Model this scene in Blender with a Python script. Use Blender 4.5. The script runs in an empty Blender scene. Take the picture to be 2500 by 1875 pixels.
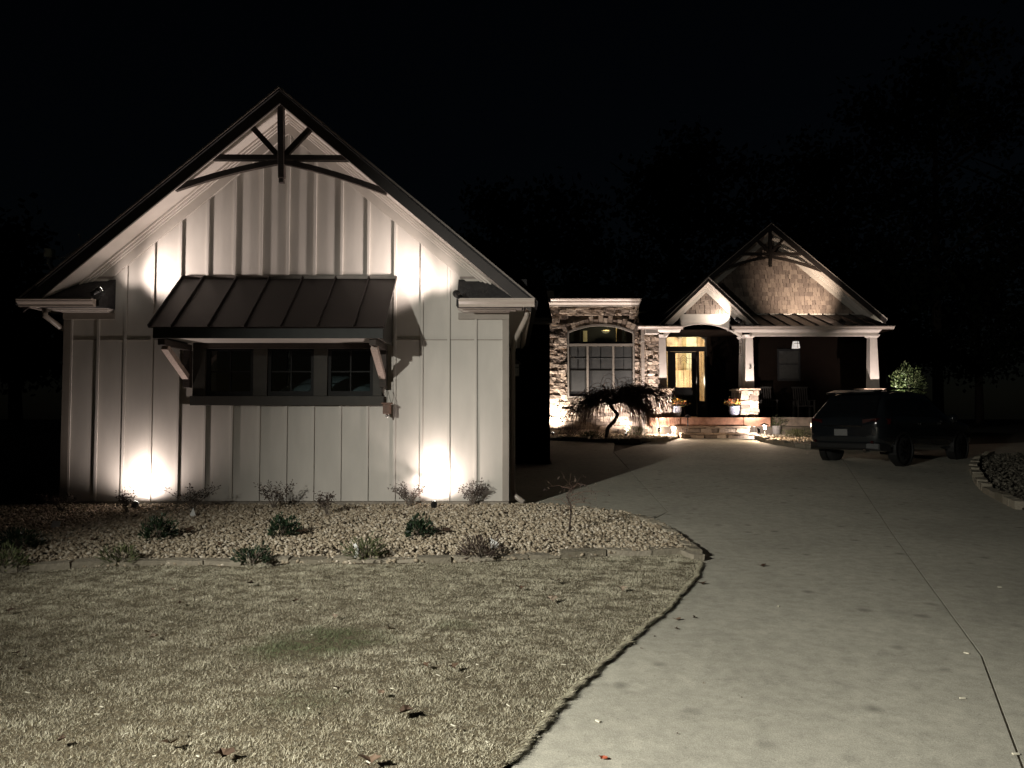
import bpy, bmesh, math, random
import numpy as np
from mathutils import Vector, Matrix
from mathutils.geometry import tessellate_polygon

random.seed(7)
rng = np.random.default_rng(7)
R = math.radians
sc = bpy.context.scene
COL = sc.collection

# ------------------------------------------------------------------ camera
CZ = 1.27                      # camera height over the garage's base line
F = 1878.0                     # focal length in photo pixels (2500 wide)
PITCH = R(2.4)
cam = bpy.data.cameras.new('camera')
cam.sensor_width = 36
cam.lens = 36 * F / 2500
cam.clip_start = 0.1
cam.clip_end = 600
camo = bpy.data.objects.new('camera', cam)
COL.objects.link(camo)
camo.location = (0, 0, CZ)
camo.rotation_euler = (R(90) + PITCH, 0, 0)
sc.camera = camo

# ------------------------------------------------------------------ sky, moon, exposure
w = bpy.data.worlds.new('World')
sc.world = w
w.use_nodes = True
nt = w.node_tree
bg = nt.nodes['Background']
sky = nt.nodes.new('ShaderNodeTexSky')
sky.sky_type = 'NISHITA'
sky.sun_disc = False
sky.sun_elevation = R(22)
sky.sun_rotation = R(215)
sky.altitude = 100
nt.links.new(sky.outputs[0], bg.inputs[0])
bg.inputs[1].default_value = 0.00034
sun = bpy.data.lights.new('moon', 'SUN')
sun.energy = 0.0015
sun.angle = R(0.5)
suno = bpy.data.objects.new('moon', sun)
COL.objects.link(suno)
suno.rotation_euler = (R(68), 0, R(-35))
sc.view_settings.view_transform = 'Standard'
sc.view_settings.look = 'None'
sc.view_settings.exposure = 0
sc.view_settings.gamma = 1
sc.cycles.max_bounces = 6
sc.cycles.diffuse_bounces = 3
sc.cycles.glossy_bounces = 3
sc.cycles.transparent_max_bounces = 12
sc.cycles.sample_clamp_indirect = 3
sc.cycles.caustics_reflective = False
sc.cycles.caustics_refractive = False
sc.cycles.use_denoising = True

WARM = (1.0, 0.85, 0.775)
WARM2 = (1.0, 0.75, 0.54)
COOL = (1.0, 0.97, 0.86)


# ------------------------------------------------------------------ pixels to places
def U(px, py, Y):
    u = (px - 1250) / F
    v = (937.5 - py) / F
    dy = math.cos(PITCH) - v * math.sin(PITCH)
    dz = math.sin(PITCH) + v * math.cos(PITCH)
    t = Y / dy
    return Vector((u * t, Y, CZ + dz * t))


def g(Y):
    Y = min(Y, 30.0)
    d = Y - 11.6
    e = 0 if d < -1.6 else (d if d > 1.6 else (d + 1.6) ** 2 / 6.4)
    return -0.43 + 0.0245 * Y + 0.0215 * e


def gnp(Y):
    Y = np.minimum(Y, 30.0)
    d = Y - 11.6
    e = np.where(d < -1.6, 0, np.where(d > 1.6, d, (d + 1.6) ** 2 / 6.4))
    return -0.43 + 0.0245 * Y + 0.0215 * e


def G(px, py, h=0.0):
    lo, hi = 0.5, 60.0
    for _ in range(60):
        m = (lo + hi) / 2
        if U(px, py, m).z > g(m) + h:
            lo = m
        else:
            hi = m
    p = U(px, py, lo)
    return Vector((p.x, p.y, g(p.y) + h))


# ------------------------------------------------------------------ materials
def nodes(name):
    m = bpy.data.materials.new(name)
    m.use_nodes = True
    t = m.node_tree
    return m, t, t.nodes['Principled BSDF']


def mat(name, col, rough=0.6, metal=0.0, var=0.12, scale=8.0, bump=0.0, bscale=60.0, spec=0.5,
        coat=0.0, objvar=0.0, stretch=None):
    m, t, b = nodes(name)
    b.inputs['Roughness'].default_value = rough
    b.inputs['Metallic'].default_value = metal
    b.inputs['Specular IOR Level'].default_value = spec
    b.inputs['Coat Weight'].default_value = coat
    tc = t.nodes.new('ShaderNodeTexCoord')
    mp = t.nodes.new('ShaderNodeMapping')
    geo = t.nodes.new('ShaderNodeNewGeometry')
    t.links.new(geo.outputs['Position'], mp.inputs[0])
    if stretch:
        mp.inputs['Scale'].default_value = stretch
    n = t.nodes.new('ShaderNodeTexNoise')
    n.inputs['Scale'].default_value = scale
    n.inputs['Detail'].default_value = 5
    t.links.new(mp.outputs[0], n.inputs['Vector'])
    r = t.nodes.new('ShaderNodeMapRange')
    r.inputs[1].default_value = 0.3
    r.inputs[2].default_value = 0.7
    r.inputs[3].default_value = 1 - var
    r.inputs[4].default_value = 1 + var
    t.links.new(n.outputs[0], r.inputs[0])
    last = r.outputs[0]
    if objvar:
        oi = t.nodes.new('ShaderNodeObjectInfo')
        r2 = t.nodes.new('ShaderNodeMapRange')
        r2.inputs[3].default_value = 1 - objvar
        r2.inputs[4].default_value = 1 + objvar
        t.links.new(oi.outputs['Random'], r2.inputs[0])
        mu = t.nodes.new('ShaderNodeMath')
        mu.operation = 'MULTIPLY'
        t.links.new(last, mu.inputs[0])
        t.links.new(r2.outputs[0], mu.inputs[1])
        last = mu.outputs[0]
    mx = t.nodes.new('ShaderNodeVectorMath')
    mx.operation = 'SCALE'
    mx.inputs[0].default_value = col
    t.links.new(last, mx.inputs['Scale'])
    t.links.new(mx.outputs[0], b.inputs['Base Color'])
    if bump:
        n2 = t.nodes.new('ShaderNodeTexNoise')
        n2.inputs['Scale'].default_value = bscale
        n2.inputs['Detail'].default_value = 4
        t.links.new(mp.outputs[0], n2.inputs['Vector'])
        bp = t.nodes.new('ShaderNodeBump')
        bp.inputs['Strength'].default_value = bump
        bp.inputs['Distance'].default_value = 0.02
        t.links.new(n2.outputs[0], bp.inputs['Height'])
        t.links.new(bp.outputs[0], b.inputs['Normal'])
    return m


def ramp_mat(name, stops, rough=0.8, src='object', bump=0.0, bscale=40, noise=0.25, nscale=12, attr='rnd'):
    """colour picked per object (or per piece of a joined mesh) from a ramp, plus noise"""
    m, t, b = nodes(name)
    b.inputs['Roughness'].default_value = rough
    b.inputs['Specular IOR Level'].default_value = 0.25
    if src == 'object':
        s = t.nodes.new('ShaderNodeObjectInfo').outputs['Random']
    else:
        a = t.nodes.new('ShaderNodeAttribute')
        a.attribute_name = attr
        s = a.outputs['Fac']
    geo = t.nodes.new('ShaderNodeNewGeometry')
    n = t.nodes.new('ShaderNodeTexNoise')
    n.inputs['Scale'].default_value = nscale
    n.inputs['Detail'].default_value = 4
    t.links.new(geo.outputs['Position'], n.inputs['Vector'])
    ma = t.nodes.new('ShaderNodeMath')
    ma.operation = 'MULTIPLY_ADD'
    sb = t.nodes.new('ShaderNodeMath')
    sb.operation = 'SUBTRACT'
    sb.inputs[1].default_value = 0.5
    t.links.new(n.outputs[0], sb.inputs[0])
    t.links.new(sb.outputs[0], ma.inputs[0])
    ma.inputs[1].default_value = noise * 2
    t.links.new(s, ma.inputs[2])
    cr = t.nodes.new('ShaderNodeValToRGB')
    e = cr.color_ramp.elements
    while len(e) < len(stops):
        e.new(0.5)
    for k, (p, c) in enumerate(stops):
        e[k].position = p
        e[k].color = (*c, 1)
    t.links.new(ma.outputs[0], cr.inputs[0])
    t.links.new(cr.outputs[0], b.inputs['Base Color'])
    if bump:
        n2 = t.nodes.new('ShaderNodeTexNoise')
        n2.inputs['Scale'].default_value = bscale
        n2.inputs['Detail'].default_value = 5
        t.links.new(geo.outputs['Position'], n2.inputs['Vector'])
        bp = t.nodes.new('ShaderNodeBump')
        bp.inputs['Strength'].default_value = bump
        bp.inputs['Distance'].default_value = 0.03
        t.links.new(n2.outputs[0], bp.inputs['Height'])
        t.links.new(bp.outputs[0], b.inputs['Normal'])
    return m


def emit(name, col, s):
    m = bpy.data.materials.new(name)
    m.use_nodes = True
    t = m.node_tree
    b = t.nodes['Principled BSDF']
    b.inputs['Base Color'].default_value = (*col, 1)
    b.inputs['Emission Color'].default_value = (*col, 1)
    b.inputs['Emission Strength'].default_value = s
    return m


def glass(name, tint=(0.9, 0.95, 0.95), refl=0.08, rough=0.02):
    m = bpy.data.materials.new(name)
    m.use_nodes = True
    t = m.node_tree
    t.nodes.clear()
    o = t.nodes.new('ShaderNodeOutputMaterial')
    tr = t.nodes.new('ShaderNodeBsdfTransparent')
    tr.inputs[0].default_value = (*tint, 1)
    gl = t.nodes.new('ShaderNodeBsdfGlossy')
    gl.inputs['Roughness'].default_value = rough
    lw = t.nodes.new('ShaderNodeLayerWeight')
    lw.inputs[0].default_value = 0.3
    mr = t.nodes.new('ShaderNodeMapRange')
    mr.inputs[3].default_value = refl
    mr.inputs[4].default_value = 0.9 if refl > .05 else 0.35
    t.links.new(lw.outputs['Fresnel'], mr.inputs[0])
    mx = t.nodes.new('ShaderNodeMixShader')
    t.links.new(mr.outputs[0], mx.inputs[0])
    t.links.new(tr.outputs[0], mx.inputs[1])
    t.links.new(gl.outputs[0], mx.inputs[2])
    t.links.new(mx.outputs[0], o.inputs[0])
    return m


def concrete_mat():
    m, t, b = nodes('concrete')
    geo = t.nodes.new('ShaderNodeNewGeometry')

    def noise(scale, detail=6, rough=0.6):
        n = t.nodes.new('ShaderNodeTexNoise')
        n.inputs['Scale'].default_value = scale
        n.inputs['Detail'].default_value = detail
        n.inputs['Roughness'].default_value = rough
        t.links.new(geo.outputs['Position'], n.inputs['Vector'])
        return n.outputs[0]

    def rng_(x, a, b2, c, d):
        r = t.nodes.new('ShaderNodeMapRange')
        for k, v in enumerate((a, b2, c, d)):
            r.inputs[k + 1].default_value = v
        t.links.new(x, r.inputs[0])
        return r.outputs[0]

    def mul(a, c):
        r = t.nodes.new('ShaderNodeMath')
        r.operation = 'MULTIPLY'
        t.links.new(a, r.inputs[0])
        t.links.new(c, r.inputs[1])
        return r.outputs[0]
    big = rng_(noise(0.55, 5), 0.3, 0.7, 0.86, 1.12)
    mid = rng_(noise(9, 6, 0.7), 0.3, 0.7, 0.78, 1.16)
    fine = rng_(noise(160, 3, 0.7), 0.3, 0.7, 0.7, 1.28)
    # sparse round stains and specks
    v = t.nodes.new('ShaderNodeTexVoronoi')
    v.inputs['Scale'].default_value = 2.6
    v.inputs['Randomness'].default_value = 1
    t.links.new(geo.outputs['Position'], v.inputs['Vector'])
    stain = rng_(v.outputs['Distance'], 0.04, 0.19, 0.58, 1.0)
    v2 = t.nodes.new('ShaderNodeTexVoronoi')
    v2.inputs['Scale'].default_value = 14
    t.links.new(geo.outputs['Position'], v2.inputs['Vector'])
    speck = rng_(v2.outputs['Distance'], 0.05, 0.11, 0.7, 1.0)
    f = mul(mul(mul(big, mid), mul(fine, stain)), speck)
    mx = t.nodes.new('ShaderNodeVectorMath')
    mx.operation = 'SCALE'
    mx.inputs[0].default_value = (0.415, 0.398, 0.335)
    t.links.new(f, mx.inputs['Scale'])
    t.links.new(mx.outputs[0], b.inputs['Base Color'])
    b.inputs['Roughness'].default_value = 0.85
    b.inputs['Specular IOR Level'].default_value = 0.2
    bp = t.nodes.new('ShaderNodeBump')
    bp.inputs['Strength'].default_value = 0.35
    bp.inputs['Distance'].default_value = 0.006
    t.links.new(noise(90, 5), bp.inputs['Height'])
    t.links.new(bp.outputs[0], b.inputs['Normal'])
    return m


def grass_mat():
    m, t, b = nodes('dormant_grass')
    geo = t.nodes.new('ShaderNodeNewGeometry')
    a = t.nodes.new('ShaderNodeAttribute')
    a.attribute_name = 'rnd'
    g2 = t.nodes.new('ShaderNodeAttribute')
    g2.attribute_name = 'green'
    cr = t.nodes.new('ShaderNodeValToRGB')
    e = cr.color_ramp.elements
    e[0].position, e[0].color = 0.0, (0.17, 0.15, 0.108, 1)
    e[1].position, e[1].color = 1.0, (0.70, 0.665, 0.53, 1)
    k = e.new(0.5)
    k.color = (0.42, 0.385, 0.285, 1)
    t.links.new(a.outputs['Fac'], cr.inputs[0])
    mx = t.nodes.new('ShaderNodeMix')
    mx.data_type = 'RGBA'
    mx.inputs['B'].default_value = (0.10, 0.13, 0.06, 1)
    t.links.new(g2.outputs['Fac'], mx.inputs['Factor'])
    t.links.new(cr.outputs[0], mx.inputs['A'])
    t.links.new(mx.outputs['Result'], b.inputs['Base Color'])
    b.inputs['Roughness'].default_value = 0.8
    b.inputs['Specular IOR Level'].default_value = 0.1
    return m


M = {}
M['siding'] = mat('siding_paint', (0.47, 0.44, 0.40), 0.55, var=0.09, scale=2.2, stretch=(1.6, 1, .5), bump=0.06, bscale=90)
M['trim'] = mat('trim_paint', (0.43, 0.395, 0.355), 0.5, var=0.06, scale=5)
M['white_trim'] = mat('cornice_paint', (0.56, 0.51, 0.465), 0.45, var=0.05, scale=6)
M['taupe'] = mat('taupe_corner_paint', (0.25, 0.22, 0.19), 0.5, var=0.08, scale=5)
M['fascia'] = mat('fascia_brown_metal', (0.035, 0.028, 0.026), 0.45, var=0.2, scale=4)
M['timber'] = mat('dark_stained_timber', (0.030, 0.020, 0.015), 0.65, var=0.4, scale=14, bump=0.3, stretch=(1, 1, 4))
M['rawwood'] = mat('raw_timber', (0.42, 0.33, 0.29), 0.75, var=0.3, scale=18, bump=0.3, stretch=(4, 4, 1))
M['cedar'] = mat('cedar_box', (0.12, 0.06, 0.038), 0.6, var=0.3, scale=25)
M['bronze'] = mat('bronze_roof_metal', (0.017, 0.0125, 0.0115), 0.45, metal=0.2, var=0.15, scale=3, bump=0.05, bscale=5)
M['roof'] = mat('dark_roof_shingle', (0.022, 0.021, 0.022), 0.9, var=0.4, scale=14, bump=0.6, bscale=25)
M['drip'] = mat('drip_edge', (0.22, 0.19, 0.17), 0.4, metal=0.3)
M['window_frame'] = mat('charcoal_window_trim', (0.042, 0.039, 0.034), 0.6, var=0.1, spec=.2)
M['sash'] = mat('black_sash', (0.010, 0.010, 0.010), 0.6, spec=.15)
M['glass'] = glass('window_glass', refl=0.10)
M['clearglass'] = glass('clear_window_glass', tint=(0.95, 0.96, 0.96), refl=0.03)
M['darkroom'] = mat('dark_room', (0.02, 0.022, 0.024), 0.9)
M['foundation'] = mat('foundation_concrete', (0.23, 0.20, 0.165), 0.9, var=0.25, scale=12, bump=0.4)
M['gutter'] = mat('gutter_metal', (0.50, 0.43, 0.38), 0.35, var=0.05)
M['downspout'] = mat('downspout_metal', (0.30, 0.26, 0.225), 0.4, var=0.08)
M['concrete'] = concrete_mat()
M['soil'] = mat('soil', (0.06, 0.045, 0.03), 0.95, var=0.4, scale=20, bump=0.5)
M['turf'] = mat('thatch', (0.10, 0.08, 0.047), 0.95, var=0.45, scale=40, bump=0.6, bscale=120)
M['grass'] = grass_mat()
M['gravel'] = ramp_mat('river_gravel', [(0, (0.07, 0.055, 0.04)), (0.3, (0.25, 0.20, 0.14)), (0.65, (0.38, 0.32, 0.235)), (1, (0.56, 0.50, 0.41))],
                       0.7, 'attr', noise=0.1, nscale=40)
M['dimmedgravel'] = ramp_mat('dimmed_gravel', [(0, (0.03, 0.027, 0.022)), (0.6, (0.10, 0.09, 0.07)), (1, (0.22, 0.20, 0.16))], 0.8, 'attr', noise=0.1, nscale=40)  # greyer stones, darkened so the bed's dim light sits in the colour
M['edging'] = ramp_mat('edging_stone', [(0, (0.18, 0.16, 0.12)), (1, (0.32, 0.285, 0.225))], 0.9, 'object', bump=0.6, bscale=30, noise=0.3)
M['stone'] = ramp_mat('ledge_stone', [(0, (0.13, 0.105, 0.085)), (0.35, (0.25, 0.20, 0.16)), (0.7, (0.40, 0.32, 0.25)), (1, (0.52, 0.44, 0.36))],
                      0.85, 'object', bump=0.9, bscale=16, noise=0.22, nscale=9)
M['mortar'] = mat('mortar', (0.15, 0.125, 0.10), 0.95, bump=0.4)
M['shingle'] = ramp_mat('cedar_shingle', [(0, (0.135, 0.105, 0.09)), (0.5, (0.185, 0.145, 0.122)), (1, (0.25, 0.20, 0.165))],
                        0.85, 'object', bump=0.4, bscale=30, noise=0.2, nscale=14)
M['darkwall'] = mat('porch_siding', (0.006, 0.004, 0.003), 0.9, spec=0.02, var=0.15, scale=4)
M['porchfloor'] = mat('porch_paver', (0.30, 0.24, 0.19), 0.8, var=0.25, scale=6, bump=0.3)
M['brick'] = mat('porch_brick', (0.42, 0.22, 0.14), 0.8, var=0.3, scale=7, bump=0.5, bscale=30)
M['flag'] = mat('flagstone', (0.36, 0.27, 0.20), 0.8, var=0.3, scale=8, bump=0.5, bscale=20)
M['stepstone'] = ramp_mat('step_stone', [(0, (0.20, 0.14, 0.10)), (1, (0.40, 0.29, 0.21))], 0.85, 'object', bump=0.8, bscale=20)
M['pine'] = mat('pine_boards', (0.62, 0.42, 0.24), 0.5, var=0.25, scale=6, stretch=(3, 1, 0.3), objvar=0.25)
M['cream'] = mat('cream_wall', (0.80, 0.74, 0.52), 0.7, var=0.04)
M['tan'] = mat('tan_wall', (0.45, 0.33, 0.17), 0.8, var=0.08)
M['door'] = mat('black_door', (0.010, 0.009, 0.008), 0.35)
M['leadcame'] = mat('lead_came', (0.10, 0.08, 0.05), 0.4, metal=0.6)
M['screen'] = mat('window_screen', (0.105, 0.103, 0.10), 0.5, var=0.1, scale=5)
M['blind'] = mat('window_blind', (0.16, 0.155, 0.15), 0.6, var=0.06)
M['black'] = mat('black_metal', (0.012, 0.012, 0.012), 0.4, metal=0.3)
M['lens'] = emit('lamp_lens', (1.0, 0.93, 0.84), 14.0)
M['lens_soft'] = emit('path_lamp_lens', (1.0, 0.90, 0.74), 1.2)
M['lantern_glass'] = emit('lantern_glass', (0.78, 0.76, 0.72), 0.42)
M['seed_glass'] = mat('seeded_glass', (0.42, 0.44, 0.44), 0.2, var=0.3, scale=30)
M['bowl'] = emit('lamp_bowl', (0.9, 0.72, 0.40), 0.22)
M['pot'] = ramp_mat('blue_white_ceramic', [(0.25, (0.55, 0.55, 0.56)), (0.42, (0.50, 0.50, 0.53)), (0.55, (0.06, 0.10, 0.25)), (0.7, (0.5, 0.5, 0.53))],
                    0.25, 'object', noise=0.7, nscale=16)
M['greypot'] = mat('grey_plastic_pot', (0.33, 0.31, 0.29), 0.6)
M['bark'] = mat('bark', (0.05, 0.035, 0.027), 0.9, var=0.4, scale=18, bump=0.7)
M['twig'] = mat('pale_twig', (0.13, 0.105, 0.085), 0.85, var=0.3, scale=20)
M['twigdark'] = mat('dark_twig', (0.10, 0.06, 0.042), 0.85, var=0.4, scale=10)
M['nandina'] = ramp_mat('bronze_leaf', [(0, (0.03, 0.02, 0.018)), (0.5, (0.06, 0.042, 0.036)), (1, (0.11, 0.085, 0.065))], 0.6, 'attr', noise=0.1)
M['leafgreen'] = ramp_mat('dark_green_leaf', [(0, (0.008, 0.016, 0.009)), (0.6, (0.02, 0.036, 0.018)), (1, (0.05, 0.075, 0.038))], 0.45, 'attr', noise=0.1)
M['leafolive'] = ramp_mat('olive_leaf', [(0, (0.04, 0.05, 0.022)), (0.6, (0.085, 0.10, 0.045)), (1, (0.17, 0.18, 0.085))], 0.6, 'attr', noise=0.1)
M['shrub'] = ramp_mat('evergreen_leaf', [(0, (0.03, 0.05, 0.02)), (0.6, (0.09, 0.12, 0.05)), (1, (0.20, 0.23, 0.12))], 0.4, 'attr', noise=0.1)
M['treeleaf'] = ramp_mat('far_leaf', [(0, (0.010, 0.014, 0.008)), (1, (0.022, 0.03, 0.016))], 0.8, 'attr', noise=0.1)
M['petal'] = ramp_mat('petal', [(0, (0.55, 0.10, 0.04)), (0.4, (0.62, 0.22, 0.12)), (0.7, (0.72, 0.48, 0.06)), (1, (0.45, 0.12, 0.18))], 0.7, 'attr', noise=0.1)
M['deadleaf'] = ramp_mat('fallen_leaf', [(0, (0.04, 0.024, 0.016)), (0.7, (0.11, 0.07, 0.045)), (1, (0.30, 0.24, 0.18))], 0.8, 'object', noise=0.2)
M['redleaf'] = mat('red_leaf', (0.30, 0.07, 0.03), 0.7)
M['chip'] = mat('pale_chip', (0.72, 0.68, 0.55), 0.8)
M['tag'] = mat('white_plastic_tag', (0.70, 0.70, 0.68), 0.5)
M['paint'] = mat('car_paint', (0.010, 0.012, 0.014), 0.13, var=0.02, coat=1.0, spec=0.6)
M['carglass'] = mat('car_glass', (0.006, 0.007, 0.008), 0.06, spec=0.7)
M['rubber'] = mat('rubber', (0.006, 0.006, 0.006), 0.85)
M['rim'] = mat('alloy_rim', (0.03, 0.03, 0.032), 0.35, metal=0.9)
M['plastic'] = mat('black_plastic', (0.006, 0.006, 0.006), 0.55)
M['chrome'] = mat('chrome', (0.6, 0.6, 0.6), 0.12, metal=1.0)
M['taillens'] = mat('tail_lamp_lens', (0.03, 0.004, 0.004), 0.08, coat=1.0)
M['plate'] = mat('licence_plate', (0.16, 0.16, 0.155), 0.5, var=0.15, scale=30)
M['chair'] = mat('chair_wood', (0.010, 0.008, 0.006), 0.6, var=0.2)
M['galv'] = mat('galvanised_pole', (0.35, 0.35, 0.34), 0.5, metal=0.5)
M['number'] = mat('number_black', (0.01, 0.01, 0.01), 0.4)


# ------------------------------------------------------------------ object helpers
W = {}                                            # world matrix of every object made


def root(name, label, cat, loc, rz=0.0, group=None):
    o = bpy.data.objects.new(name, None)
    o.empty_display_size = 0.2
    COL.objects.link(o)
    o.location = loc
    o.rotation_euler = (0, 0, rz)
    W[o] = Matrix.Translation(Vector(loc)) @ Matrix.Rotation(rz, 4, 'Z')
    o['label'] = label
    o['category'] = cat
    if group:
        o['group'] = group
    return o


def tag(o, label, cat=None, group=None, kind=None):
    o['label'] = label
    if cat:
        o['category'] = cat
    if group:
        o['group'] = group
    if kind:
        o['kind'] = kind
    return o


def place(name, me, parent=None, world=None, local=None):
    """an object showing mesh me; world = its world matrix (meshes drawn in world space use the identity)"""
    o = bpy.data.objects.new(name, me)
    COL.objects.link(o)
    if parent is not None:
        o.parent = parent
        if local is not None:
            o.matrix_basis = local
            W[o] = W[parent] @ local
            return o
        wm = world if world is not None else Matrix.Identity(4)
        o.matrix_parent_inverse = W[parent].inverted()
        o.matrix_basis = wm
        W[o] = wm
    else:
        wm = world if world is not None else Matrix.Identity(4)
        o.matrix_basis = wm
        W[o] = wm
    return o


class MB:
    def __init__(s):
        s.v, s.f = [], []

    def add(s, vs, fs):
        n = len(s.v)
        s.v += [tuple(p) for p in vs]
        s.f += [tuple(i + n for i in f) for f in fs]
        return s

    def box(s, x0, x1, y0, y1, z0, z1):
        x0, x1 = min(x0, x1), max(x0, x1)
        y0, y1 = min(y0, y1), max(y0, y1)
        z0, z1 = min(z0, z1), max(z0, z1)
        return s.add([(x0, y0, z0), (x1, y0, z0), (x1, y1, z0), (x0, y1, z0), (x0, y0, z1), (x1, y0, z1), (x1, y1, z1), (x0, y1, z1)],
                     [(3, 2, 1, 0), (4, 5, 6, 7), (0, 1, 5, 4), (1, 2, 6, 5), (2, 3, 7, 6), (3, 0, 4, 7)])

    def xz(s, poly, y0, y1):
        """polygon in x,z pushed along y"""
        n = len(poly)
        tri = tessellate_polygon([[Vector((x, z, 0)) for x, z in poly]])
        vs = [(x, y0, z) for x, z in poly] + [(x, y1, z) for x, z in poly]
        fs = [tuple(t) for t in tri] + [tuple(i + n for i in reversed(t)) for t in tri]
        fs += [(i, (i + 1) % n, (i + 1) % n + n, i + n) for i in range(n)]
        return s.add(vs, fs)

    def yz(s, poly, x0, x1):
        n = len(poly)
        tri = tessellate_polygon([[Vector((y, z, 0)) for y, z in poly]])
        vs = [(x0, y, z) for y, z in poly] + [(x1, y, z) for y, z in poly]
        fs = [tuple(t) for t in tri] + [tuple(i + n for i in reversed(t)) for t in tri]
        fs += [(i, (i + 1) % n, (i + 1) % n + n, i + n) for i in range(n)]
        return s.add(vs, fs)

    def bar(s, a, b, w_, d, up=Vector((0, 1, 0))):
        a, b = Vector(a), Vector(b)
        t = (b - a).normalized()
        u = t.cross(up)
        if u.length < 1e-4:
            u = t.cross(Vector((1, 0, 0)))
        u.normalize()
        v = t.cross(u).normalized()
        vs = []
        for p in (a, b):
            for i, j in ((-1, -1), (1, -1), (1, 1), (-1, 1)):
                vs.append(p + u * (i * w_ / 2) + v * (j * d / 2))
        return s.add(vs, [(0, 1, 2, 3), (7, 6, 5, 4), (0, 4, 5, 1), (1, 5, 6, 2), (2, 6, 7, 3), (3, 7, 4, 0)])

    def tube(s, pts, rads, n=6, cap=True):
        pts = [Vector(p) for p in pts]
        if not hasattr(rads, '__len__'):
            rads = [rads] * len(pts)
        base = len(s.v)
        ref = Vector((0.3, 0.9, 0.1))
        for k, p in enumerate(pts):
            t = (pts[min(k + 1, len(pts) - 1)] - pts[max(k - 1, 0)])
            t = t.normalized() if t.length > 1e-9 else Vector((0, 0, 1))
            u = t.cross(ref)
            if u.length < 0.05:
                u = t.cross(Vector((1, 0, 0)))
            u.normalize()
            v = t.cross(u)
            for i in range(n):
                a = 2 * math.pi * i / n
                s.v.append(tuple(p + (u * math.cos(a) + v * math.sin(a)) * rads[k]))
        for k in range(len(pts) - 1):
            for i in range(n):
                j = (i + 1) % n
                s.f.append((base + k * n + i, base + k * n + j, base + (k + 1) * n + j, base + (k + 1) * n + i))
        if cap:
            s.f.append(tuple(base + i for i in reversed(range(n))))
            e = base + (len(pts) - 1) * n
            s.f.append(tuple(e + i for i in range(n)))
        return s

    def lathe(s, prof, c=(0, 0, 0), n=14, axis=None):
        """prof = [(r, h)], turned about the axis through c (default z)"""
        c = Vector(c)
        ax = Vector(axis).normalized() if axis is not None else Vector((0, 0, 1))
        u = ax.cross(Vector((0, 1, 0.01)))
        u = u.normalized() if u.length > 1e-3 else Vector((1, 0, 0))
        v = ax.cross(u)
        base = len(s.v)
        for r, h in prof:
            for i in range(n):
                a = 2 * math.pi * i / n
                s.v.append(tuple(c + ax * h + (u * math.cos(a) + v * math.sin(a)) * r))
        for k in range(len(prof) - 1):
            for i in range(n):
                j = (i + 1) % n
                s.f.append((base + k * n + i, base + k * n + j, base + (k + 1) * n + j, base + (k + 1) * n + i))
        s.f.append(tuple(base + i for i in reversed(range(n))))
        e = base + (len(prof) - 1) * n
        s.f.append(tuple(e + i for i in range(n)))
        return s

    def mesh(s, name, m, smooth=False, fix=True):
        me = bpy.data.meshes.new(name)
        me.from_pydata(s.v, [], s.f)
        if fix:
            b = bmesh.new()
            b.from_mesh(me)
            bmesh.ops.recalc_face_normals(b, faces=b.faces)
            b.to_mesh(me)
            b.free()
        if smooth:
            me.polygons.foreach_set('use_smooth', [True] * len(me.polygons))
        if m is not None:
            me.materials.append(m)
        return me

    def build(s, name, m, parent=None, smooth=False, local=False, bevel=0.0):
        me = s.mesh(name, m, smooth)
        o = place(name, me, parent, local=Matrix.Identity(4) if local else None)
        if bevel:
            md = o.modifiers.new('bevel', 'BEVEL')
            md.width = bevel
            md.segments = 2
            md.limit_method = 'ANGLE'
        return o


def np_mesh(name, verts, faces, m, attrs=None):
    """big meshes of triangles from arrays"""
    me = bpy.data.meshes.new(name)
    nv, nf = len(verts), len(faces)
    me.vertices.add(nv)
    me.vertices.foreach_set('co', verts.astype(np.float32).ravel())
    me.loops.add(nf * 3)
    me.loops.foreach_set('vertex_index', faces.astype(np.int32).ravel())
    me.polygons.add(nf)
    me.polygons.foreach_set('loop_start', np.arange(0, nf * 3, 3, dtype=np.int32))
    me.update(calc_edges=True)
    for k, v in (attrs or {}).items():
        a = me.attributes.new(k, 'FLOAT', 'POINT')
        a.data.foreach_set('value', v.astype(np.float32))
    me.materials.append(m)
    return me


def spot(parent, loc, target, power, angle=60, blend=0.6, col=WARM, rad=0.025, name='light'):
    l = bpy.data.lights.new(name, 'SPOT')
    l.energy = power
    l.spot_size = R(angle)
    l.spot_blend = blend
    l.color = col
    l.shadow_soft_size = rad
    o = bpy.data.objects.new(name, l)
    COL.objects.link(o)
    q = (Vector(target) - Vector(loc)).to_track_quat('-Z', 'Y').to_matrix().to_4x4()
    m_ = Matrix.Translation(Vector(loc)) @ q
    o.parent = parent
    o.matrix_parent_inverse = W[parent].inverted()
    o.matrix_basis = m_
    W[o] = m_
    return o


def point(parent, loc, power, col=WARM, rad=0.05, name='light'):
    l = bpy.data.lights.new(name, 'POINT')
    l.energy = power
    l.color = col
    l.shadow_soft_size = rad
    o = bpy.data.objects.new(name, l)
    COL.objects.link(o)
    o.parent = parent
    o.matrix_parent_inverse = W[parent].inverted()
    o.matrix_basis = Matrix.Translation(Vector(loc))
    return o


def inside(poly, x, y):
    """numpy point in polygon"""
    r = np.zeros(len(x), bool)
    n = len(poly)
    for i in range(n):
        x0, y0 = poly[i][0], poly[i][1]
        x1, y1 = poly[(i + 1) % n][0], poly[(i + 1) % n][1]
        c = ((y0 > y) != (y1 > y)) & (x < (x1 - x0) * (y - y0) / (y1 - y0 + 1e-12) + x0)
        r ^= c
    return r


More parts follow.
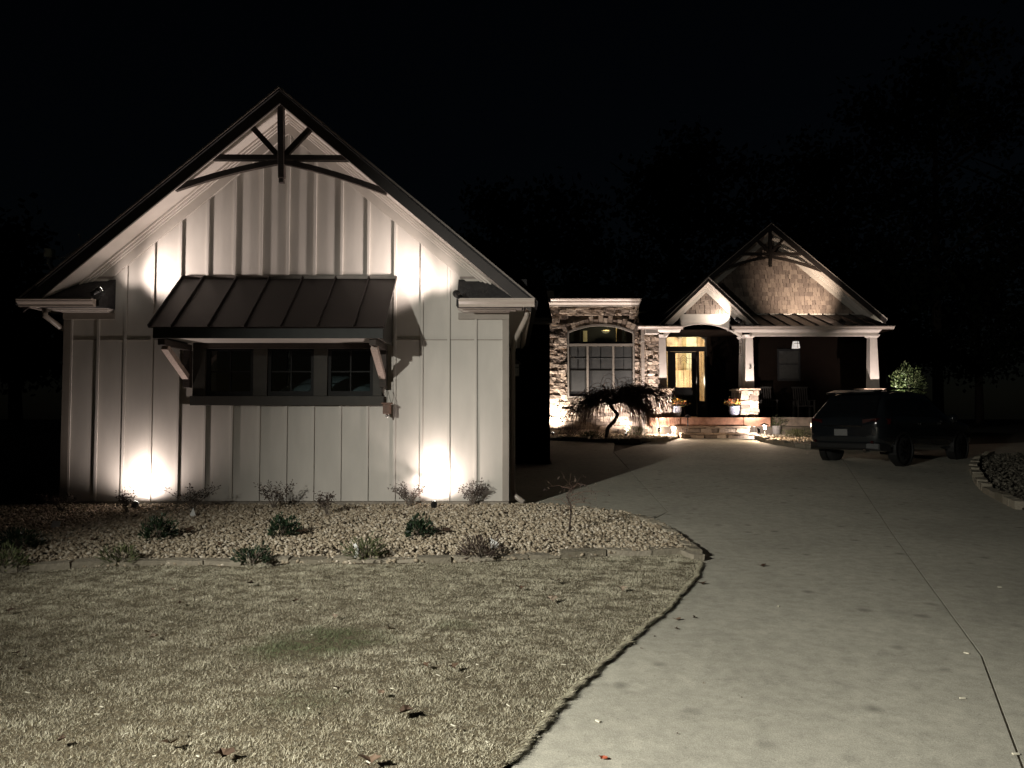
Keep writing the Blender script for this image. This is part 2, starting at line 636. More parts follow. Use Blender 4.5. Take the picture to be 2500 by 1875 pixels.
def sheet(name, poly, h, thick, m, parent=None, kind=None, label=None, cap=None):
    """polygon on the sloping ground, h above it"""
    pts = []
    n = len(poly)
    for i in range(n):                            # refine so that it follows the slope
        a, b = Vector(poly[i][:2]), Vector(poly[(i + 1) % n][:2])
        k = max(1, int((b - a).length / 1.2))
        for j in range(k):
            pts.append(a + (b - a) * j / k)
    bm = bmesh.new()
    tri = tessellate_polygon([[Vector((p.x, p.y, 0)) for p in pts]])
    vs = [bm.verts.new((p.x, p.y, 0)) for p in pts]
    for t in tri:
        try:
            bm.faces.new([vs[i] for i in t])
        except ValueError:
            pass
    for Y in (9.6, 10.2, 10.8, 11.4, 12.0, 12.6, 13.2, 30.0):
        bmesh.ops.bisect_plane(bm, geom=bm.verts[:] + bm.edges[:] + bm.faces[:], plane_co=(0, Y, 0), plane_no=(0, 1, 0))
    for v in bm.verts:
        v.co.z = g(v.co.y) + h
    bmesh.ops.recalc_face_normals(bm, faces=bm.faces)
    for f in bm.faces:
        if f.normal.z < 0:
            f.normal_flip()
    if thick:
        ex = bmesh.ops.extrude_face_region(bm, geom=bm.faces[:])
        for v in [e for e in ex['geom'] if isinstance(e, bmesh.types.BMVert)]:
            pass
        for v in [e for e in ex['geom'] if isinstance(e, bmesh.types.BMVert)]:
            v.co.z -= thick
        bmesh.ops.recalc_face_normals(bm, faces=bm.faces)
    me = bpy.data.meshes.new(name)
    bm.to_mesh(me)
    bm.free()
    me.materials.append(m)
    o = place(name, me, parent)
    if kind:
        o['kind'] = kind
    if label:
        o['label'] = label
    return o


# ================================================================== GROUND
EDGE = [G(px, py) for px, py in ((1247, 1870), (1376, 1717), (1482, 1617), (1576, 1535), (1635, 1488), (1700, 1412), (1712, 1372))]
d0 = (EDGE[0] - EDGE[1])
BACK = EDGE[0] + d0 * 7.5
BEDR = [G(px, py) for px, py in ((1712, 1362), (1671, 1330), (1629, 1301), (1578, 1279), (1522, 1265), (1459, 1257), (1386, 1250), (1310, 1243), (1229, 1236))]
FRONTPX = [(-420, 1425), (-200, 1405), (0, 1392), (120, 1384), (244, 1378), (358, 1372), (475, 1373), (590, 1374), (761, 1368), (930, 1369), (1114, 1366), (1310, 1358), (1522, 1349), (1671, 1345), (1712, 1362)]
FRONT = [G(px, py + 14) for px, py in FRONTPX]
HB = [G(px, py) for px, py in ((1300, 1074), (1400, 1077), (1500, 1080), (1580, 1080), (1630, 1078), (1656, 1070))]
HBR = [G(px, py) for px, py in ((1850, 1070), (1866, 1079), (1900, 1086), (1945, 1092), (1990, 1097), (2060, 1098), (2140, 1094), (2230, 1090))]
RB = [G(px, py) for px, py in ((2425, 1112), (2388, 1128), (2382, 1152), (2395, 1180), (2416, 1204), (2456, 1225), (2499, 1246))]
LJ = [G(px, py) for px, py in ((2148, 1256), (2176, 1299), (2249, 1400), (2320, 1497), (2396, 1600), (2446, 1735), (2496, 1870))]
LJ = [HBR[4] + Vector((0.6, 0, 0))] + LJ + [LJ[-1] + (LJ[-1] - LJ[-2]) * 7]
SJ0, SJ1 = G(1631, 1249), G(1544, 1155)
SJ = [BEDR[3] + Vector((-0.02, 0.03, 0)), SJ0, SJ1, SJ1 + (SJ1 - SJ0) * 1.0]
HBc = HB[2]

ground = MB()
ys = [-25, 0, 9.6, 10.2, 10.8, 11.4, 12.0, 12.6, 13.2, 20, 30, 160]
for y in ys:
    ground.v += [(-160, y, g(y) - 0.07), (160, y, g(y) - 0.07)]
for i in range(len(ys) - 1):
    ground.f.append((2 * i, 2 * i + 1, 2 * i + 3, 2 * i + 2))
go = ground.build('ground', M['soil'])
go['kind'] = 'structure'
go['label'] = 'dark bare ground around the houses and beyond the driveway'


def xy(l):
    return [(p.x, p.y) for p in l]


# driveway: concrete slabs cut by joints
drive = bpy.data.objects.new('driveway', None)
COL.objects.link(drive)
W[drive] = Matrix.Identity(4)
drive['kind'] = 'structure'
drive['label'] = 'pale concrete driveway curving from the foreground to the far house'


def off(l, d):
    """polyline shifted sideways by d (to its right looking along it)"""
    out = []
    for i, p in enumerate(l):
        t = (l[min(i + 1, len(l) - 1)] - l[max(i - 1, 0)]).normalized()
        out.append(Vector((p.x + t.y * d, p.y - t.x * d, 0)))
    return out


WR = 0.89                                          # right side of the set-back wing
# slab next to the garage
a1 = xy(BEDR[3:]) + [(-0.04, 11.6), (-0.04, 18.05), (WR + 0.05, 18.05), (WR + 0.05, HB[0].y)] + xy(HB[1:3]) + xy(off(SJ, -0.008))[::-1]
a1[-1] = (SJ[0].x - 0.012, SJ[0].y)
sheet('slab', a1, 0.0, 0.12, M['concrete'], drive)
# main slab
a2 = xy([BACK] + EDGE + BEDR[:3]) + xy(off(SJ, 0.008)) + xy(HB[3:]) + xy(HBR[:4]) + xy(off(LJ, 0.009))
a2 = xy([BACK] + EDGE + BEDR[1:3]) + xy(off(SJ, 0.008)) + xy(HB[3:]) + xy(HBR[:4]) + xy(off(LJ, 0.007))
sheet('slab', a2, 0.0, 0.12, M['concrete'], drive)
# right slab
a3 = xy(off(LJ, -0.007))[::-1] + xy(HBR[5:]) + [(18, 25), (22, 19)] + xy(RB) + [(RB[-1].x + 4, RB[-1].y - 2.4), (12, 0), (10, -16), (LJ[-1].x + 1, -16)]
sheet('slab', a3, 0.0, 0.12, M['concrete'], drive)

for ln_ in (LJ, SJ):
    sheet('joint_filler', xy(off(ln_, .016)) + xy(off(ln_, -.016))[::-1], -0.012, 0.0, M['foundation'], drive)
# lawn, its edge along the concrete a little ragged
ERAG = []
for a, b in zip(EDGE[:-1], EDGE[1:]):
    k = max(2, int((b - a).length / .09))
    for j in range(k):
        p = a.lerp(b, j / k)
        ERAG.append(Vector((p.x + random.uniform(-.022, .008), p.y, 0)))
LAWN = xy([BACK] + ERAG) + [(EDGE[-1].x - 0.02, EDGE[-1].y)] + xy(FRONT)[::-1] + [(-14, FRONT[0].y), (-14, -12)]
lawn = sheet('lawn', LAWN, 0.022, 0.10, M['turf'], kind='structure', label='straw coloured dormant lawn beside the driveway')

# grass blades
NB = 900000
yy = rng.uniform(0, 1, NB)
Yb = 2.55 + (8.4 - 2.55) * yy ** 1.25
Xb = rng.uniform(-6.6, 2.2, NB)
keep = inside(LAWN, Xb, Yb) & (np.abs(Xb) < Yb * 0.72 + 0.6)
Xb, Yb = Xb[keep], Yb[keep]
nb = len(Xb)


def fbm(x, y, f, seed=0):
    v = np.zeros_like(x)
    for k, (a, b, c) in enumerate(((1.0, 0.37, 1.3), (-0.61, 1.13, 4.1), (1.71, -0.9, 2.2), (0.45, 2.1, 5.5), (2.6, 1.5, 0.4))):
        v += np.sin((a * x + b * y) * f + c + seed) * np.sin((b * x - a * y) * f * 0.83 + 1.7 * c)
    return v / 5


tuft = fbm(Xb, Yb, 17.0) * 0.5 + fbm(Xb, Yb, 41, 2) * 0.5
hgt = (0.008 + 0.009 * rng.random(nb)) * (1 + 0.9 * tuft)
lean = rng.normal(0, 1, (nb, 2)) * 0.011
wd = 0.0011 + 0.00035 * Yb * rng.random(nb)
ang = rng.uniform(0, math.pi, nb)
# blades hanging over the concrete along the lawn's edge
ne = 16000
ei = rng.integers(0, len(ERAG) - 1, ne)
eu = rng.random(ne)
ea = np.array([p[:2] for p in ERAG])
ex = ea[ei, 0] * (1 - eu) + ea[ei + 1, 0] * eu - np.abs(rng.normal(0, .012, ne))
ey = ea[ei, 1] * (1 - eu) + ea[ei + 1, 1] * eu
Xb, Yb = np.concatenate([Xb, ex]), np.concatenate([Yb, ey])
el = np.stack([rng.normal(.022, .014, ne) * (1 + .8 * fbm(ex, ey, 23.0)), rng.normal(-.006, .012, ne)], 1)
lean = np.concatenate([lean, el])
hgt = np.concatenate([hgt, rng.uniform(-.008, .016, ne)])
tuft = np.concatenate([tuft, rng.normal(-.2, .2, ne)])
wd = np.concatenate([wd, .0018 + .0005 * ey * rng.random(ne)])
nb = len(Xb)
ang = np.concatenate([ang, rng.uniform(0, math.pi, ne)])
dx, dy = np.cos(ang) * wd, np.sin(ang) * wd
zb = gnp(Yb) + 0.020
V = np.empty((nb, 3, 3))
V[:, 0] = np.stack([Xb - dx, Yb - dy, zb], 1)
V[:, 1] = np.stack([Xb + dx, Yb + dy, zb], 1)
V[:, 2] = np.stack([Xb + lean[:, 0], Yb + lean[:, 1], zb + hgt], 1)
mot = fbm(Xb * .55, Yb, 11.0, 8) + .7 * fbm(Xb * .6, Yb, 26.0, 4)
rv = np.clip(rng.normal(0.48, 0.2, nb) + 0.3 * tuft + 0.3 * mot + 0.15 * fbm(Xb, Yb, 2.3, 5), 0, 1)
V[:, 2, 2] += 0.010 * np.clip(mot, -1, 1)


def patch(px, py, rx, ry):
    p = G(px, py)
    d = ((Xb - p.x) / rx) ** 2 + ((Yb - p.y) / ry) ** 2
    return np.clip(1.3 - d - 0.9 * np.abs(fbm(Xb, Yb, 6, 3)), 0, 1)


gr = patch(755, 1580, 0.42, 0.42) + patch(840, 1570, 0.4, 0.3) + patch(740, 1725, 0.3, 0.2) * 0.7 + patch(1105, 1535, 0.2, 0.15) * 0.7 + patch(640, 1600, 0.25, 0.2) * 0.6
gr = np.clip(gr * 0.6 + (rng.random(nb) < 0.03) * 0.5, 0, 0.85)
me = np_mesh('grass', V.reshape(-1, 3), np.arange(nb * 3).reshape(-1, 3), M['grass'],
             {'rnd': np.repeat(rv, 3), 'green': np.repeat(gr, 3)})
tag(place('grass', me), 'short straw coloured grass with a few greener patches', 'grass', kind='stuff')

# ------------------------------------------------------------------ gravel beds
BED = xy(FRONT[:-1]) + xy(BEDR) + [(-0.05, 11.55), (-6.9, 11.55), (-9.5, 11.0), (-11, 9.4)]


def bedz(x, y):
    """bed surface: a little over the lawn, rising to the garage base"""
    t = np.clip((y - 8.0) / 3.4, 0, 1)
    return gnp(y) + 0.045 + 0.035 * np.clip((y - 7.8) / 0.6, 0, 1) + 0.02 * t + 0.012 * fbm(x, y, 2.1, 9)


bo = sheet('garden_bed', BED, 0.03, 0.09, M['soil'], kind='structure', label='gravel covered planting bed in front of the garage')

ico = bmesh.new()
bmesh.ops.create_icosphere(ico, subdivisions=1, radius=1)
ico.verts.ensure_lookup_table()
IV = np.array([v.co[:] for v in ico.verts])
IF = np.array([[v.index for v in f.verts] for f in ico.faces])
ico.free()


def gravel(name, poly, n, size, zf, xr, yr, label, gm='gravel'):
    x = rng.uniform(xr[0], xr[1], n)
    y = rng.uniform(yr[0], yr[1], n)
    k = inside(poly, x, y)
    x, y = x[k], y[k]
    m_ = len(x)
    s = size * (0.55 + 0.75 * rng.random(m_) ** 1.5)
    sx = s * rng.uniform(0.8, 1.35, m_)
    sy = s * rng.uniform(0.75, 1.2, m_)
    sz = s * rng.uniform(0.5, 0.85, m_)
    a = rng.uniform(0, 2 * math.pi, m_)
    tl = rng.normal(0, 0.35, (m_, 2))
    P = IV[None] * (1 + rng.normal(0, 0.13, (m_, 12, 1)))
    X, Yq, Z = P[..., 0] * sx[:, None], P[..., 1] * sy[:, None], P[..., 2] * sz[:, None]
    Z = Z + X * tl[:, :1] + Yq * tl[:, 1:]
    ca, sa = np.cos(a)[:, None], np.sin(a)[:, None]
    lift = rng.uniform(-0.2, 0.9, m_) * s
    vx = X * ca - Yq * sa + x[:, None]
    vy = X * sa + Yq * ca + y[:, None]
    vz = Z + (zf(x, y) + lift)[:, None]
    VV = np.stack([vx, vy, vz], -1).reshape(-1, 3)
    FF = (IF[None] + (np.arange(m_) * 12)[:, None, None]).reshape(-1, 3)
    me = np_mesh(name, VV, FF, M[gm], {'rnd': np.repeat(np.clip(rng.normal(0.58, 0.24, m_), 0, 1), 12)})
    o = place(name, me)
    tag(o, label, 'gravel', kind='stuff')
    return o


gravel('gravel', BED, 56000, 0.0195, lambda x, y: bedz(x, y) - 0.012, (-9.6, 2.4), (7.5, 11.6), 'tan river gravel filling the bed in front of the garage')

# edging stones of the front bed
edge_root = root('stone_edging', 'low tan stone edging curving round the gravel bed beside the lawn', 'edging', (FRONT[8].x, FRONT[8].y, g(FRONT[8].y)))


def stone_mesh(name, m, seed, rough=0.06, nx=3, ny=2, nz=2):
    """unit block, rugged faces"""
    r = random.Random(seed)
    bm = bmesh.new()
    bmesh.ops.create_cube(bm, size=1)
    bmesh.ops.subdivide_edges(bm, edges=[e for e in bm.edges if abs(e.verts[0].co.x - e.verts[1].co.x) > 0.5], cuts=nx - 1)
    for v in bm.verts:
        v.co.x += r.uniform(-rough, rough) * 0.6
        v.co.y += r.uniform(-rough, rough)
        v.co.z += r.uniform(-rough, rough) * 1.4
    me = bpy.data.meshes.new(name)
    bm.to_mesh(me)
    bm.free()
    me.materials.append(m)
    return me


EDM = [stone_mesh('edging_stone', M['edging'], 40 + i, 0.07) for i in range(6)]


def edging(parent, line, lmin, lmax, depth, h, zoff, rnd):
    pts = [Vector((p.x, p.y, 0)) for p in line]
    seg = [(pts[i + 1] - pts[i]).length for i in range(len(pts) - 1)]
    tot = sum(seg)

    def at(d):
        for i, s_ in enumerate(seg):
            if d <= s_ or i == len(seg) - 1:
                return pts[i] + (pts[i + 1] - pts[i]) * min(1, d / s_)
            d -= s_
    d = 0
    while d < tot - 0.08:
        L = min(rnd.uniform(lmin, lmax), tot - d)
        a, b = at(d), at(d + L)
        c = (a + b) / 2
        t = b - a
        hh = h * rnd.uniform(0.85, 1.2)
        mw = Matrix.Translation((c.x, c.y, g(c.y) + zoff + hh / 2 - 0.03)) @ Matrix.Rotation(math.atan2(t.y, t.x) + rnd.uniform(-0.05, 0.05), 4, 'Z') \
            @ Matrix.Rotation(rnd.uniform(-0.04, 0.04), 4, 'Y') @ Matrix.Diagonal((max(0.05, t.length - 0.016), depth * rnd.uniform(0.85, 1.1), hh, 1))
        place('edging_stone', EDM[rnd.randrange(6)], parent, mw)
        d += L


er = random.Random(3)
edging(edge_root, [p + Vector((0, 0.07, 0)) for p in FRONT], 0.26, 0.52, 0.14, 0.105, 0.0, er)
edging(edge_root, [p + Vector((-0.06, -0.04, 0)) for p in BEDR], 0.16, 0.36, 0.13, 0.12, 0.0, er)

# ================================================================== GARAGE
YW = 11.6                       # siding plane
YF = 11.1                       # gable overhang plane
pk = U(681, 213.5, YF)
XC = -3.41
ZR = pk.z                       # top of roof at the ridge, front edge
SL = 0.835
WX0, WX1 = -6.76, -0.06         # wall ends
HWR = 3.735                     # half width of the roof
gar = root('garage', 'garage with pale board and batten gable wall, timber truss and bronze window awning', 'garage', (XC, YW, 0))


def top(x, xc=XC, zr=ZR, s=SL):
    return zr - s * abs(x - xc)


def rake(mb, side, a, b, y0, y1, d0, d1, xc=XC, zr=ZR, s=SL):
    """sloping board under a gable's roof line: a..b below the line, d0..d1 away from the ridge"""
    p = [(xc + side * d0, zr - s * d0 - a), (xc + side * d1, zr - s * d1 - a), (xc + side * d1, zr - s * d1 - b), (xc + side * d0, zr - s * d0 - b)]
    mb.xz(p, y0, y1)


z_sill0, z_sill1 = U(700, 990, YW).z, U(700, 967, YW).z
z_head = U(700, 852, YW).z
z_wtop = U(700, 830, YW).z
zj = U(700, 829, YW).z
wx0, wx1 = U(474, 900, YW).x, U(934, 900, YW).x
zfr = 0.50                       # siding stops this far under the roof line
# structural wall behind the siding (kept clear of the window openings)
wall = MB()
wall.xz([(WX0 + .02, -0.1), (WX1 - .02, -0.1), (WX1 - .02, top(WX1) - .3), (XC, ZR - .3), (WX0 + .02, top(WX0) - .3), (WX0 + .02, z_wtop),
         (wx1, z_wtop), (wx1, z_sill0), (wx0, z_sill0), (wx0, z_wtop - .004), (WX0 + .02, z_wtop - .004)], YW + 0.025, YW + 0.12)
wall.build('wall', M['trim'], gar)
side = MB()
side.box(WX1 - .1, WX1, YW + .13, 18, -0.1, top(WX1) - .28)
side.build('side_wall', M['siding'], gar)
side = MB()
side.box(WX0, WX0 + .1, YW + .13, 18, -0.1, top(WX0) - .28)
side.build('side_wall', M['siding'], gar)
inn = MB()
inn.box(wx0 - .5, wx1 + .5, YW + 2.2, YW + 2.25, 0, 3.2)
inn.build('interior', M['darkroom'], gar)

# board panels between battens, split at the horizontal seam and round the window
bat = [XC + 0.01 + 0.4073 * k for k in range(-8, 9)]
edges = [WX0] + [x for x in bat if WX0 + .1 < x < WX1 - .1] + [WX1]
prnd = random.Random(5)


def clip_poly(x0, x1, z0):
    t0, t1 = top(x0) - zfr, top(x1) - zfr
    p = [(x0, z0), (x1, z0), (x1, t1)]
    if x0 < XC < x1:
        p.append((XC, ZR - zfr))
    p.append((x0, t0))
    return p


for x0, x1 in zip(edges[:-1], edges[1:]):
    a, b = x0 + .001, x1 - .001
    y0 = YW - 0.004 + prnd.uniform(0, 0.003)
    win = a > wx0 - .05 and b < wx1 + .05
    inwin = b > wx0 and a < wx1
    if not inwin:
        MB().xz([(a, 0), (b, 0), (b, zj - .004), (a, zj - .004)], y0, YW + .02).build('siding_panel', M['siding'], gar)
        MB().xz(clip_poly(a, b, zj + .004), y0 - .003, YW + .02).build('siding_panel', M['siding'], gar)
        fl = MB().xz([(a, zj - .012), (b, zj - .012), (b, zj + .003), (a, zj + .003)], y0 - .010, YW)
        fl.build('seam_flashing', M['taupe'], gar)
    else:
        MB().box(a, b, y0, YW + .02, 0, z_sill0 + .02).build('siding_panel', M['siding'], gar)
        MB().xz(clip_poly(a, b, z_wtop - .02), y0, YW + .02).build('siding_panel', M['siding'], gar)
for x in edges[1:-1]:
    inwin = wx0 - .06 < x < wx1 + .06
    ztop = top(x) - zfr + .01
    rng2 = [(0.0, z_sill0 - .002), (z_wtop, ztop)] if inwin else [(0.0, ztop)]
    for z0, z1 in rng2:
        if x < WX0 + 1.0 or x > WX1 - 1.0:
            z1 = min(z1, top(x) - zfr + .01)
        b_ = MB()
        b_.box(x - .021, x + .021, YW - .027, YW - .0075, z0, z1)
        b_.build('batten', M['siding'], gar, bevel=0.004)

# base board and foundation
MB().box(WX0 - .01, WX1 + .01, YW - .05, YW + .05, -0.075, -0.004).build('base_board', M['foundation'], gar)
MB().box(WX0 + .02, WX1 - .02, YW - .03, YW + .1, -0.4, -0.077).build('foundation', M['foundation'], gar)
# corner boards
ceil_z = U(200, 771, YW).z
for xa, xb in ((WX0 - .015, WX0 + .10), (WX1 - .085, WX1 + .015)):
    MB().box(xa, xb, YW - .03, YW + .14, 0, ceil_z).build('corner_board', M['taupe'], gar, bevel=0.004)

# roof, rake boards, soffit, crown and frieze on both slopes
for sd in (-1, 1):
    m_ = MB(); rake(m_, sd, 0.0, 0.05, YF - .03, 18.2, 0, HWR + .05); m_.build('roof_slope', M['roof'], gar)
    m_ = MB(); rake(m_, sd, -0.008, 0.022, YF - .045, YF - .032, 0, HWR + .03); m_.build('drip_edge', M['drip'], gar)
    m_ = MB(); rake(m_, sd, 0.052, 0.235, YF, YF + .035, 0, HWR - .05); m_.build('rake_board', M['fascia'], gar)
    m_ = MB(); rake(m_, sd, 0.205, 0.232, YF + .036, YW + .02, 0.0, HWR - .15); m_.build('soffit', M['white_trim'], gar)
    for a, b, p in ((0.234, 0.275, 0.115), (0.277, 0.315, 0.085), (0.317, 0.350, 0.06)):
        m_ = MB(); rake(m_, sd, a, b, YW - p, YW + .01, 0, 3.10); m_.build('crown_moulding', M['white_trim'], gar, bevel=0.006)
    m_ = MB(); rake(m_, sd, 0.352, 0.515, YW - .042, YW + .01, 0, 2.93 if sd > 0 else 2.93); m_.build('frieze_board', M['trim'], gar)

# timber truss in the gable
def truss(parent, Y, P, t, d, m_):
    def p(a):
        q = U(a[0], a[1], Y)
        return q
    MB().bar(p(P['king'][0]), p(P['king'][1]), t, d).build('king_post', m_, parent, bevel=t * .08)
    b0, b1 = p(P['collar'][0]), p(P['collar'][1])
    MB().bar(b0 + Vector((0, .006, 0)), b1 + Vector((0, .006, 0)), t * .95, d * .9).build('collar_beam', m_, parent, bevel=t * .08)
    for a, b in P['strut']:
        MB().bar(p(a) + Vector((0, .012, 0)), p(b) + Vector((0, .012, 0)), t * .9, d * .8).build('strut', m_, parent, bevel=t * .08)
    for a, b in P['brace']:
        A, B = p(a), p(b)
        n = 8
        pts = []
        for k in range(n + 1):
            u = k / n
            q = A.lerp(B, u)
            q.z += P['bow'] * math.sin(math.pi * u)
            pts.append(q)
        mb = MB()
        up, lo = [], []
        for k, q in enumerate(pts):
            tt = (pts[min(k + 1, n)] - pts[max(k - 1, 0)]).normalized()
            nn = Vector((-tt.z, 0, tt.x))
            if nn.z < 0:
                nn = -nn
            up.append((q.x + nn.x * t * .45, q.z + nn.z * t * .45))
            lo.append((q.x - nn.x * t * .45, q.z - nn.z * t * .45))
        mb.xz(up + lo[::-1], Y - d * .36, Y + d * .40)
        mb.build('curved_brace', m_, parent)
    if 'pend' in P:
        q = p(P['king'][1])
        MB().box(q.x - t * .42, q.x + t * .42, Y - d * .42, Y + d * .42, q.z - t * .75, q.z - .006).build('pendant', m_, parent, bevel=t * .1)


truss(gar, YF + .09, dict(king=((686, 252), (688, 436)), collar=((512, 385), (858, 387)),
      strut=(((683, 384), (612, 306)), ((690, 384), (759, 312))),
      brace=(((684, 394), (428, 461)), ((690, 394), (945, 470))), bow=0.035, pend=1), 0.092, 0.09, M['timber'])

# eave returns with gutter, crown and frieze
zg1, zg0 = U(150, 729, YF - .05).z, U(150, 748, YF - .05).z
zc1, zc0 = U(200, 748.5, YF + .25).z, U(200, 758.5, YF + .25).z
ztr = U(300, 682, YW).z


def gutter_profile(y0, y1, z0, z1):
    h = z1 - z0
    dp = y1 - y0
    return [(y1, z0), (y0 + dp * .55, z0), (y0 + dp * .48, z0 + h * .3), (y0 + dp * .15, z0 + h * .6), (y0 + dp * .10, z0 + h * .8), (y0, z0 + h * .84), (y0, z1), (y1, z1)]


for sd in (-1, 1):
    xo, xi = XC + sd * HWR, XC + sd * 2.64
    xin = XC + sd * 2.60
    m_ = MB().yz(gutter_profile(YF - .10, YF + .03, zg0, zg1), xo, xi)
    m_.build('gutter', M['gutter'], gar)
    # gutter along the side eave
    m_ = MB()
    pr = [(xo - sd * .12 + sd * (0.12 - (q[0] - (YF - .10))), q[1]) for q in gutter_profile(YF - .10, YF + .02, zg0, zg1)]
    m_.xz(pr, YF + .035, 18)
    m_.build('gutter', M['gutter'], gar)
    # soffit box of the return and its little roof
    m_ = MB().yz([(YF + .031, zg0 + .02), (YF + .031, zg1 - .02), (YW, ztr), (YW, zg0 + .02)], XC + sd * 2.60, XC + sd * (HWR - .1))
    m_.build('return_roof', M['roof'], gar)
    m_ = MB().box(XC + sd * 2.62, XC + sd * 3.05, YW - .05, YW - .037, ztr, ztr + .035)
    m_.build('return_flashing', M['drip'], gar)
    for k, (f0, f1, p) in enumerate(((0, .36, .24), (.37, .70, .18), (.71, 1, .11))):
        hh = zc1 - zc0
        m_ = MB().box(XC + sd * (2.60 - .0 + .03 * k), XC + sd * (3.40 + .22 - .09 * k - .06), YW - p, YW + .0, zc1 - hh * f1, zc1 - hh * f0)
        m_.build('crown_moulding', M['white_trim'], gar, bevel=0.008)
    m_ = MB().box(XC + sd * 2.60, XC + sd * 3.365, YW - .05, YW + .0, zc0 - .10, zc0 - .002)
    m_.build('frieze_board', M['taupe'], gar)
    # side soffit
    m_ = MB().box(XC + sd * 3.36, XC + sd * (HWR - .14), YW + .01, 18, zg0 + .01, zg0 + .03)
    m_.build('soffit', M['white_trim'], gar)

# window group under the awning
win = MB()
win.box(wx0 - .03, wx1 + .03, YW - .075, YW + .03, z_sill0, z_sill1)
MBs = win.build('window_sill', M['window_frame'], gar, bevel=0.006)
panes = [(513, 613), (663, 760), (809, 904)]
zp0, zp1 = U(700, 955, YW).z, U(700, 856, YW).z
cas = [wx0] + sum([[U(a, 900, YW).x - .05, U(b, 900, YW).x + .05] for a, b in panes], []) + [wx1]
for i in range(0, len(cas), 2):
    MB().box(cas[i], cas[i + 1], YW - .055, YW + .03, z_sill1 + .002, z_head - .002).build('window_casing', M['window_frame'], gar, bevel=0.004)
MB().box(wx0, wx1, YW - .06, YW + .03, z_head, z_wtop + .03).build('window_head', M['timber'], gar, bevel=0.004)
for a, b in panes:
    xa, xb = U(a, 900, YW).x, U(b, 900, YW).x
    fr = MB()
    z0, z1 = z_sill1 + .004, z_head - .004
    fr.box(xa - .048, xa, YW - .02, YW + .05, z0, z1)
    fr.box(xb, xb + .048, YW - .02, YW + .05, z0, z1)
    fr.box(xa, xb, YW - .019, YW + .05, z0, zp0)
    fr.box(xa, xb, YW - .019, YW + .05, zp1, z1)
    wo = fr.build('window', M['sash'], gar)
    xm, zm = (xa + xb) / 2, zp0 + (zp1 - zp0) * .48
    MB().box(xm - .010, xm + .010, YW - .012, YW + .028, zp0, zp1).build('muntin', M['sash'], wo)
    MB().box(xa, xb, YW - .010, YW + .026, zm - .010, zm + .010).build('muntin', M['sash'], wo)
    for u0, u1 in ((xa, xm - .011), (xm + .011, xb)):
        for v0, v1 in ((zp0, zm - .011), (zm + .011, zp1)):
            MB().box(u0, u1, YW + .006, YW + .010, v0, v1).build('pane', M['glass'], wo)

# standing seam awning
ax0, ax1 = -4.985, -1.745
azt, azb = U(700, 679, YW).z, U(700, 798, 10.5).z
ayb = 10.5
seams = [ax0, -4.665, -4.165, -3.665, -3.165, -2.665, -2.165, ax1]
awn = MB().bar((ax0, YW - .02, azt + .005), (ax1, YW - .02, azt + .005), 0.05, 0.045, up=Vector((0, 0, 1)))
awn = awn.build('awning', M['drip'], gar)
sv = Vector((0, ayb - YW, azb - azt))
nrm = Vector((0, -(azt - azb) / 1, -(YW - ayb))).normalized()
nrm = Vector((0, azb - azt, YW - ayb)).normalized()
if nrm.z < 0:
    nrm = -nrm
for x0, x1 in zip(seams[:-1], seams[1:]):
    m_ = MB()
    c = [Vector((x0 + .004, YW - .02, azt)), Vector((x1 - .004, YW - .02, azt))]
    q = [c[0], c[1], Vector((x1 - .004, ayb, azb)), Vector((x0 + .004, ayb, azb))]
    m_.add([p for p in q] + [p - nrm * .02 for p in q], [(0, 1, 2, 3), (7, 6, 5, 4), (0, 4, 5, 1), (1, 5, 6, 2), (2, 6, 7, 3), (3, 7, 4, 0)])
    m_.build('roof_panel', M['bronze'], awn)
for x in seams:
    a, b = Vector((x, YW - .03, azt)) + nrm * .012, Vector((x, ayb, azb)) + nrm * .012
    MB().bar(a, b, 0.012, 0.05, up=nrm.cross(Vector((1, 0, 0)))).build('standing_seam', M['bronze'], awn)
zf0, zf1 = U(700, 826, 10.56).z, U(700, 801, 10.56).z
M['awnfascia'] = mat('awning_fascia_paint', (0.032, 0.033, 0.032), 0.6, spec=.2)
MB().box(ax0 + .05, ax1 - .03, ayb + .03, ayb + .065, zf0, zf1).build('awning_fascia', M['awnfascia'], awn)
for xx in (ax0 + .06, ax1 - .09):
    MB().yz([(ayb + .067, zf0), (ayb + .067, zf1 - .01), (YW - .03, azt - .06), (YW - .03, zf0)], xx, xx + .03).build('awning_cheek', M['window_frame'], awn)
MB().box(ax0 + .10, ax1 - .11, ayb + .07, YW - .065, zf0 + .03, zf0 + .05).build('awning_soffit', M['white_trim'], awn)
zb_arm = zf0 - .002
for xb in (-4.86, -1.93):
    br = MB().box(xb - .05, xb + .05, ayb + .12, YW - .062, zb_arm - .085, zb_arm)
    br = br.build('bracket', M['timber'], awn, bevel=0.006)
    zlow = U(460, 947, YW).z
    MB().box(xb - .05, xb + .05, YW - .135, YW - .037, zlow, zb_arm - .087).build('bracket_post', M['timber'], br, bevel=0.006)
    MB().bar((xb, ayb + .24, zb_arm - .10), (xb, YW - .15, zlow + .16), 0.085, 0.095, up=Vector((1, 0, 0))).build('bracket_brace', M['rawwood'], br, bevel=0.006)

